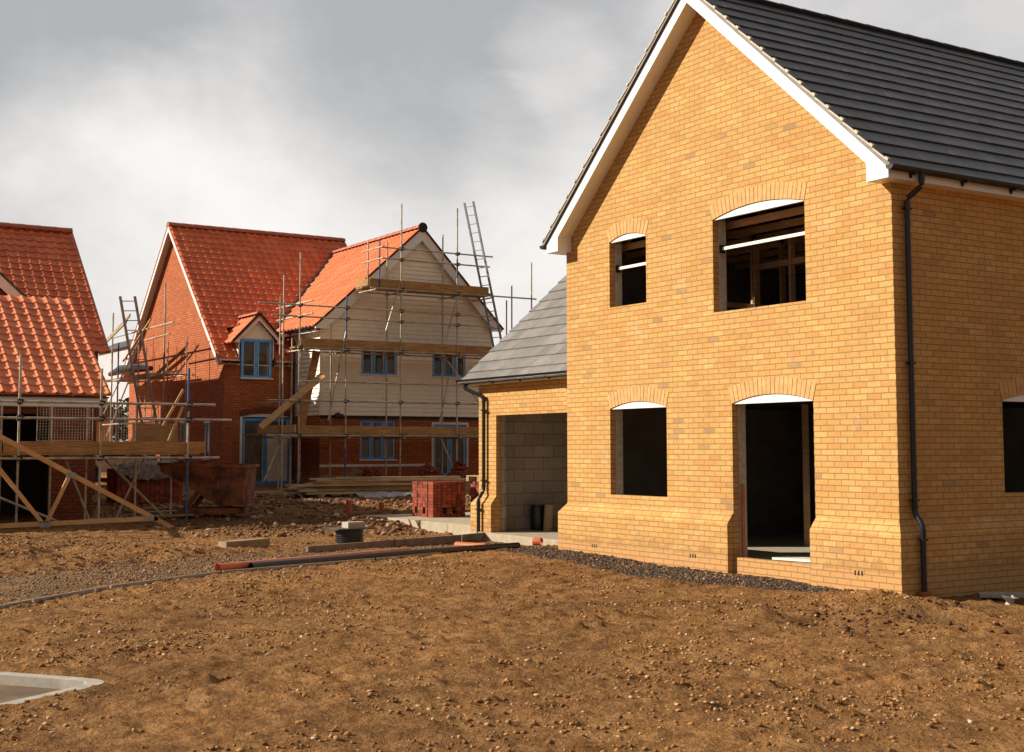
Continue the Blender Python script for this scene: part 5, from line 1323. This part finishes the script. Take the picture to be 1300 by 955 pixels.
for k in range(5): g = MB(); g.box(-21.6 + k * .2, -21.48 + k * .2, 1.9, 3.0, .46, .48); g.build('slat', M['greywood'], t)
for y in (1.95, 2.4, 2.9): g = MB(); g.box(-21.6, -20.65, y, y + .09, .32, .458); g.build('bearer', M['greywood'], t)
t = thing('polythene_sheet', 'crumpled pale polythene draped below the timber stack', 'sheeting', (-20.6, 3.5, .5))
g = MB(); v = []; f = []
for i in range(14):
    for k in range(7): v.append((-20.75 + k * .09 + rr.uniform(-.02, .02), 2.9 + i * .14, .60 - k * .045 + rr.uniform(-.025, .025)))
for i in range(13):
    for k in range(6): f.append((i * 7 + k, i * 7 + k + 1, (i + 1) * 7 + k + 1, (i + 1) * 7 + k))
g.add(v, f); g.smooth = True; g.build('sheet', M['plastic_sheet'], t)
t = thing('batten', 'single pale batten lying on the soil left of the timber stack', 'batten', (-22.3, 1.0, .6)); g = MB(); g.beam((-22.2, .3, .60), (-21.6, 2.0, .66), .08, .05); g.build('strip', M['palewood'], t)

# standing red drain pipes by the slab
for (x, y, z0, z1, lb) in ((-15.6, .25, .1, .62, 'tall terracotta drain pipe standing upright at the slab corner'), (-16.2, 1.35, .3, .52, 'short terracotta drain stub standing behind the slab edge')):
    t = thing('drain_pipe', lb, 'pipe', (x, y, z0)); g = MB(); g.tube([(x, y, z0 - .1), (x + .01, y, z1)], .06, 12); g.build('pipe', M['clay'], t)
    g = MB(); g.tube([(x + .01, y, z1), (x + .01, y, z1 + .004)], .048, 12); g.build('bore', M['interior'], t)
# inspection chamber rings with block on top
cx, cy = -9.75, -2.5; cz = gz(cx, cy)
t = thing('chamber_rings', 'stack of black ribbed chamber rings with a flat lid', 'drain chamber', (cx, cy, cz))
g = MB(); pts = []; rad = []
for k in range(7): pts += [(cx, cy, cz + k * .036), (cx, cy, cz + k * .036 + .02), (cx, cy, cz + k * .036 + .021), (cx, cy, cz + k * .036 + .035)]; rad += [.24, .24, .215, .215]
g.tube(pts, rad, 24); g.build('rings', M['blackpipe'], t)
g = MB(); g.box(cx - .33, cx + .33, cy - .36, cy + .36, cz + .258, cz + .275); g.build('lid', M['bluegrey'], t)
t = thing('concrete_block', 'pale concrete block resting on the chamber lid', 'block', (cx, cy, cz + .275))
g = MB(); g.box(cx - .05, cx + .20, cy - .12, cy + .20, cz + .277, cz + .375); o = g.build('block', M['kerb'], t)
# sleeper block on the soil
t = thing('timber_sleeper', 'short weathered sleeper block lying on the soil left of the path', 'timber block', (-9.4, -4.2, .15))
g = MB(); g.beam((-9.45, -4.85, .19), (-9.75, -4.0, .20), .2, .17); g.build('block', M['greywood'], t)
# edging kerbs
t = thing('path_edging', 'dark concrete edging boards along the far side of the gravel path', 'edging', (-9.3, -2, .1))
for a, b_ in (((-8.66, -3.75), (-9.3, -1.9)), ((-9.31, -1.87), (-9.8, -.3)), ((-9.81, -.27), (-10.15, .42))): g = MB(); g.beam((*a, .12), (*b_, .12), .05, .17); g.build('edging_board', M['darkkerb'], t)
t = thing('path_edging', 'thin pale edging strip along the near side of the gravel path', 'edging', (-6.5, -5, .1))
for k, (a, b_) in enumerate(zip(NEAR_EDGE[:-3], NEAR_EDGE[1:-2])):
    d = (Vector(b_) - Vector(a)).normalized() * .02
    za = gz(*a) - .008; zb = gz(*b_) - .008
    g = MB(); g.beam((a[0] + d.x, a[1] + d.y, za), (b_[0] - d.x, b_[1] - d.y, zb), .020, .09); g.build('edging_strip', M['kerb'], t)
# pipes
def pipe(label, pts, r, mat, sock=None):
    t = thing('drain_pipe', label, 'pipe', pts[0]); g = MB(); g.tube(pts, r, 14, caps=False); g.tube(list(reversed(pts)), r - .006, 14, caps=False); g.build('pipe', M[mat], t)
    if sock is not None:
        p = Vector(pts[sock]); q = Vector(pts[sock + (1 if sock == 0 else -1)]); d = (q - p).normalized(); g = MB(); g.tube([p, p + d * .11], r + .009, 14); g.build('socket', M[mat], t)
    return t
pipe('long orange drain pipe lying along the gravel path', [(-6.42, -6.02, .145), (-6.95, -4.5, .145), (-7.6, -2.5, .15)], .057, 'orange')
pipe('long black duct pipe lying beside the orange one along the path', [(-6.42, -5.55, .135), (-6.85, -4.2, .135), (-7.3, -2.6, .135), (-7.62, -1.2, .135), (-7.8, -.35, .13)], .06, 'blackpipe')
pipe('short orange pipe off-cut lying on the path near the garage', [(-8.25, -1.28, .155), (-7.72, -1.02, .145)], .057, 'orange')
pipe('orange pipe collar lying at the garage threshold', [(-8.05, .12, .17), (-7.93, .2, .17)], .07, 'orange')
# white board by the side wall
t = thing('offcut_board', 'pale grey board lying on the soil beside the shaded side wall', 'board', (.9, 1.1, -.05))
g = MB(); g.beam((.35, .95, -.005), (1.5, 2.0, .04), .2, .045); g.build('board', M['kerb'], t)
t = thing('stone_lump', 'white lump of plaster beside the board at the side wall', 'lump', (.7, .9, -.08))
g = MB(); g.tube([(.78, .9, -.14), (.76, .92, -.08), (.80, .9, -.03), (.83, .95, .005), (.82, .93, .02)], [.11, .13, .10, .06, .02], 9); g.build('lump', M['kerb'], t)
# debris in the doorway
for a, b_, m, lb in (((-2.6, .55, .25), (-1.45, .8, .25), 'cream_trim', 'white sheet of board lying inside the doorway'), ((-2.3, 1.0, .33), (-1.4, 1.2, .35), 'pine', 'timber off-cut lying on the sheets inside the doorway')):
    t = thing('offcut_board', lb, 'board', a); g = MB(); g.beam(a, b_, .35 if m != 'pine' else .12, .03); g.build('board', M[m], t)
t = thing('sheet_stack', 'small grey stack of sheets inside the doorway behind the sill', 'board stack', (-2, 1.2, .23))
g = MB()
for k in range(4): g.box(-2.5 + .03 * k, -1.42, .95, 1.5, .228 + k * .022, .247 + k * .022)
g.build('sheets', M['kerb'], t)
# broken boards and slabs in the shade under the left scaffold
rr = random.Random(3)
for i, (x, y, dx, dy, m, lb) in enumerate(((-16.3, -4.2, .4, 1.1, 'greywood', 'grey board lying flat in the shade under the left scaffold'), (-17.3, -3.9, -.2, 1.5, 'greywood', 'long grey board lying behind the blue scaffold foot'), (-15.9, -5.3, .3, .6, 'kerb', 'pale broken slab piece by the scaffold foot'), (-18.5, -3.4, .2, 1.8, 'ply', 'brown ply strip lying between scaffold and skip'))):
    t = thing('loose_board', lb, 'board', (x, y, .3)); zz = gz(x, y) + .07; g = MB(); g.beam((x, y, zz), (x + dx, y + dy, zz + .03), .22, .03); g.build('board', M[m], t)

# ------------------------------------------------------------------ world, sun, camera
CLOUDS = [(64, 20, 13, -.16), (58, 19, 8, -.14), (70, 18, 8, -.10), (79, 19, 9, -.26), (60.5, 11, 5, -.04), (64.5, 14, 5, -.06), (74, 11.5, 6, .10), (68, 10, 5, .05), (55.5, 16.5, 3.5, .24), (57, 11.5, 5, .14), (68, 6, 14, .16), (39, 15, 6, -.08), (50, 8, 8, .10)]
LD = Vector((.477, .738, -.477)).normalized()
wd = bpy.data.worlds.new('World'); S.world = wd; wd.use_nodes = True
nt = wd.node_tree; N_ = nt.nodes; K = nt.links; bg = N_['Background']
sky = N_.new('ShaderNodeTexSky'); sky.sky_type = 'NISHITA'; sky.sun_disc = False
sun_el = math.asin(-LD.z); sun_az = math.atan2(-LD.x, -LD.y)
sky.sun_elevation = sun_el; sky.sun_rotation = sun_az % (2 * math.pi); sky.air_density = 1; sky.dust_density = 1.5
tc = N_.new('ShaderNodeTexCoord')
def wm(op, a, b=0.0, c=None):
    x = N_.new('ShaderNodeMath'); x.operation = op
    for q, k in ((a, 0), (b, 1), (c, 2)):
        if q is None: continue
        if hasattr(q, 'links'): K.new(q, x.inputs[k])
        else: x.inputs[k].default_value = q
    return x.outputs[0]
def wv(op, a, b, c=None):
    x = N_.new('ShaderNodeVectorMath'); x.operation = op
    for q, k in ((a, 0), (b, 1), (c, 2)):
        if q is None: continue
        if hasattr(q, 'links'): K.new(q, x.inputs[k])
        else: x.inputs[k].default_value = q
    return x
def wnoise(vec, scale, det, rough, dist=0, out=0):
    x = N_.new('ShaderNodeTexNoise'); K.new(vec, x.inputs['Vector']); x.inputs['Scale'].default_value = scale; x.inputs['Detail'].default_value = det; x.inputs['Roughness'].default_value = rough; x.inputs['Distortion'].default_value = dist; return x.outputs[out]
def wramp(f, st):
    x = N_.new('ShaderNodeValToRGB'); e = x.color_ramp.elements
    while len(e) < len(st): e.new(.5)
    for i, (p, c) in enumerate(st): e[i].position = p; e[i].color = (*c, 1)
    K.new(f, x.inputs[0]); return x.outputs[0]
gen = tc.outputs['Generated']
sq = wv('MULTIPLY', gen, (1, 1, 1.7)).outputs[0]
wob = wv('MULTIPLY_ADD', wnoise(sq, 4.5, 5, .6, .3, 1), (.14, .14, .14), wv('ADD', gen, (-.07, -.07, -.07)).outputs[0]).outputs[0]
wob = wv('NORMALIZE', wob, (0, 0, 0)).outputs[0]
acc = wm('MULTIPLY', wnoise(sq, 3.2, 6, .55, .5), .62)
acc = wm('MULTIPLY_ADD', wnoise(sq, 8, 6, .62, .2), .28, acc)
acc = wm('SUBTRACT', acc, .03)
# banks of cloud, placed by compass bearing (degrees left of +Y) and height (degrees)
for az, el, rad, amt in CLOUDS:
    a, e_ = math.radians(az), math.radians(el)
    d = (-math.sin(a) * math.cos(e_), math.cos(a) * math.cos(e_), math.sin(e_))
    dt = wv('DOT_PRODUCT', wob, d).outputs['Value']
    mr = N_.new('ShaderNodeMapRange'); mr.interpolation_type = 'SMOOTHSTEP'; K.new(dt, mr.inputs[0]); mr.inputs[1].default_value = math.cos(math.radians(rad)); mr.inputs[2].default_value = 1.0; mr.inputs[3].default_value = 0; mr.inputs[4].default_value = amt
    acc = wm('ADD', acc, mr.outputs[0])
cloud = wramp(acc, [(.12, (3.0, 3.0, 3.03)), (.30, (3.85, 3.8, 3.76)), (.48, (5.1, 4.93, 4.78)), (.64, (6.2, 5.95, 5.7)), (.82, (7.0, 6.8, 6.6))])
# added dimming of the unseen sky, cuts fill on walls; brighter low over houses
front = wv('DOT_PRODUCT', gen, (-.80, .58, -.05)).outputs['Value']
dim = wramp(front, [(.0, (.40, .39, .38)), (.30, (.47, .46, .45)), (.62, (.8, .8, .81)), (.80, (1, 1, 1))])
mm = N_.new('ShaderNodeMix'); mm.data_type = 'RGBA'; mm.blend_type = 'MULTIPLY'; mm.inputs[0].default_value = 1; K.new(cloud, mm.inputs[6]); K.new(dim, mm.inputs[7])
mixn = N_.new('ShaderNodeMix'); mixn.data_type = 'RGBA'; mixn.inputs[0].default_value = .94; K.new(sky.outputs[0], mixn.inputs[6]); K.new(mm.outputs[2], mixn.inputs[7])
K.new(mixn.outputs[2], bg.inputs[0]); bg.inputs[1].default_value = .10

sl_ = bpy.data.lights.new('sun', 'SUN'); sl_.energy = 4.6; sl_.angle = math.radians(.5); sl_.color = (1, .90, .77)
so = bpy.data.objects.new('sun', sl_); COL.objects.link(so); so.rotation_euler = LD.to_track_quat('-Z', 'Y').to_euler(); so.location = (-20, -30, 30)

cam = bpy.data.cameras.new('camera'); co = bpy.data.objects.new('camera', cam); COL.objects.link(co); S.camera = co
cam.sensor_fit = 'HORIZONTAL'; cam.sensor_width = 36; cam.lens = 1683.7 / 1300 * 36; cam.shift_y = -45.5 / 1300; cam.clip_end = 2000
yaw, pit, rol = [math.radians(a) for a in (57.6545, 4.6863, -.0596)]
Fw = Vector((-math.sin(yaw) * math.cos(pit), math.cos(yaw) * math.cos(pit), math.sin(pit))); Rt = Vector((math.cos(yaw), math.sin(yaw), 0)); Up = Rt.cross(Fw)
R2 = Rt * math.cos(rol) + Up * math.sin(rol); U2 = -Rt * math.sin(rol) + Up * math.cos(rol)
m = Matrix((R2, U2, -Fw)).transposed().to_4x4(); m.translation = (10.8803, -12.2988, 1.7326); co.matrix_world = m

S.view_settings.view_transform = 'Standard'; S.view_settings.look = 'None'; S.view_settings.exposure = .62; S.view_settings.gamma = 1
S.cycles.use_denoising = True
S.cycles.max_bounces = 6; S.cycles.diffuse_bounces = 4
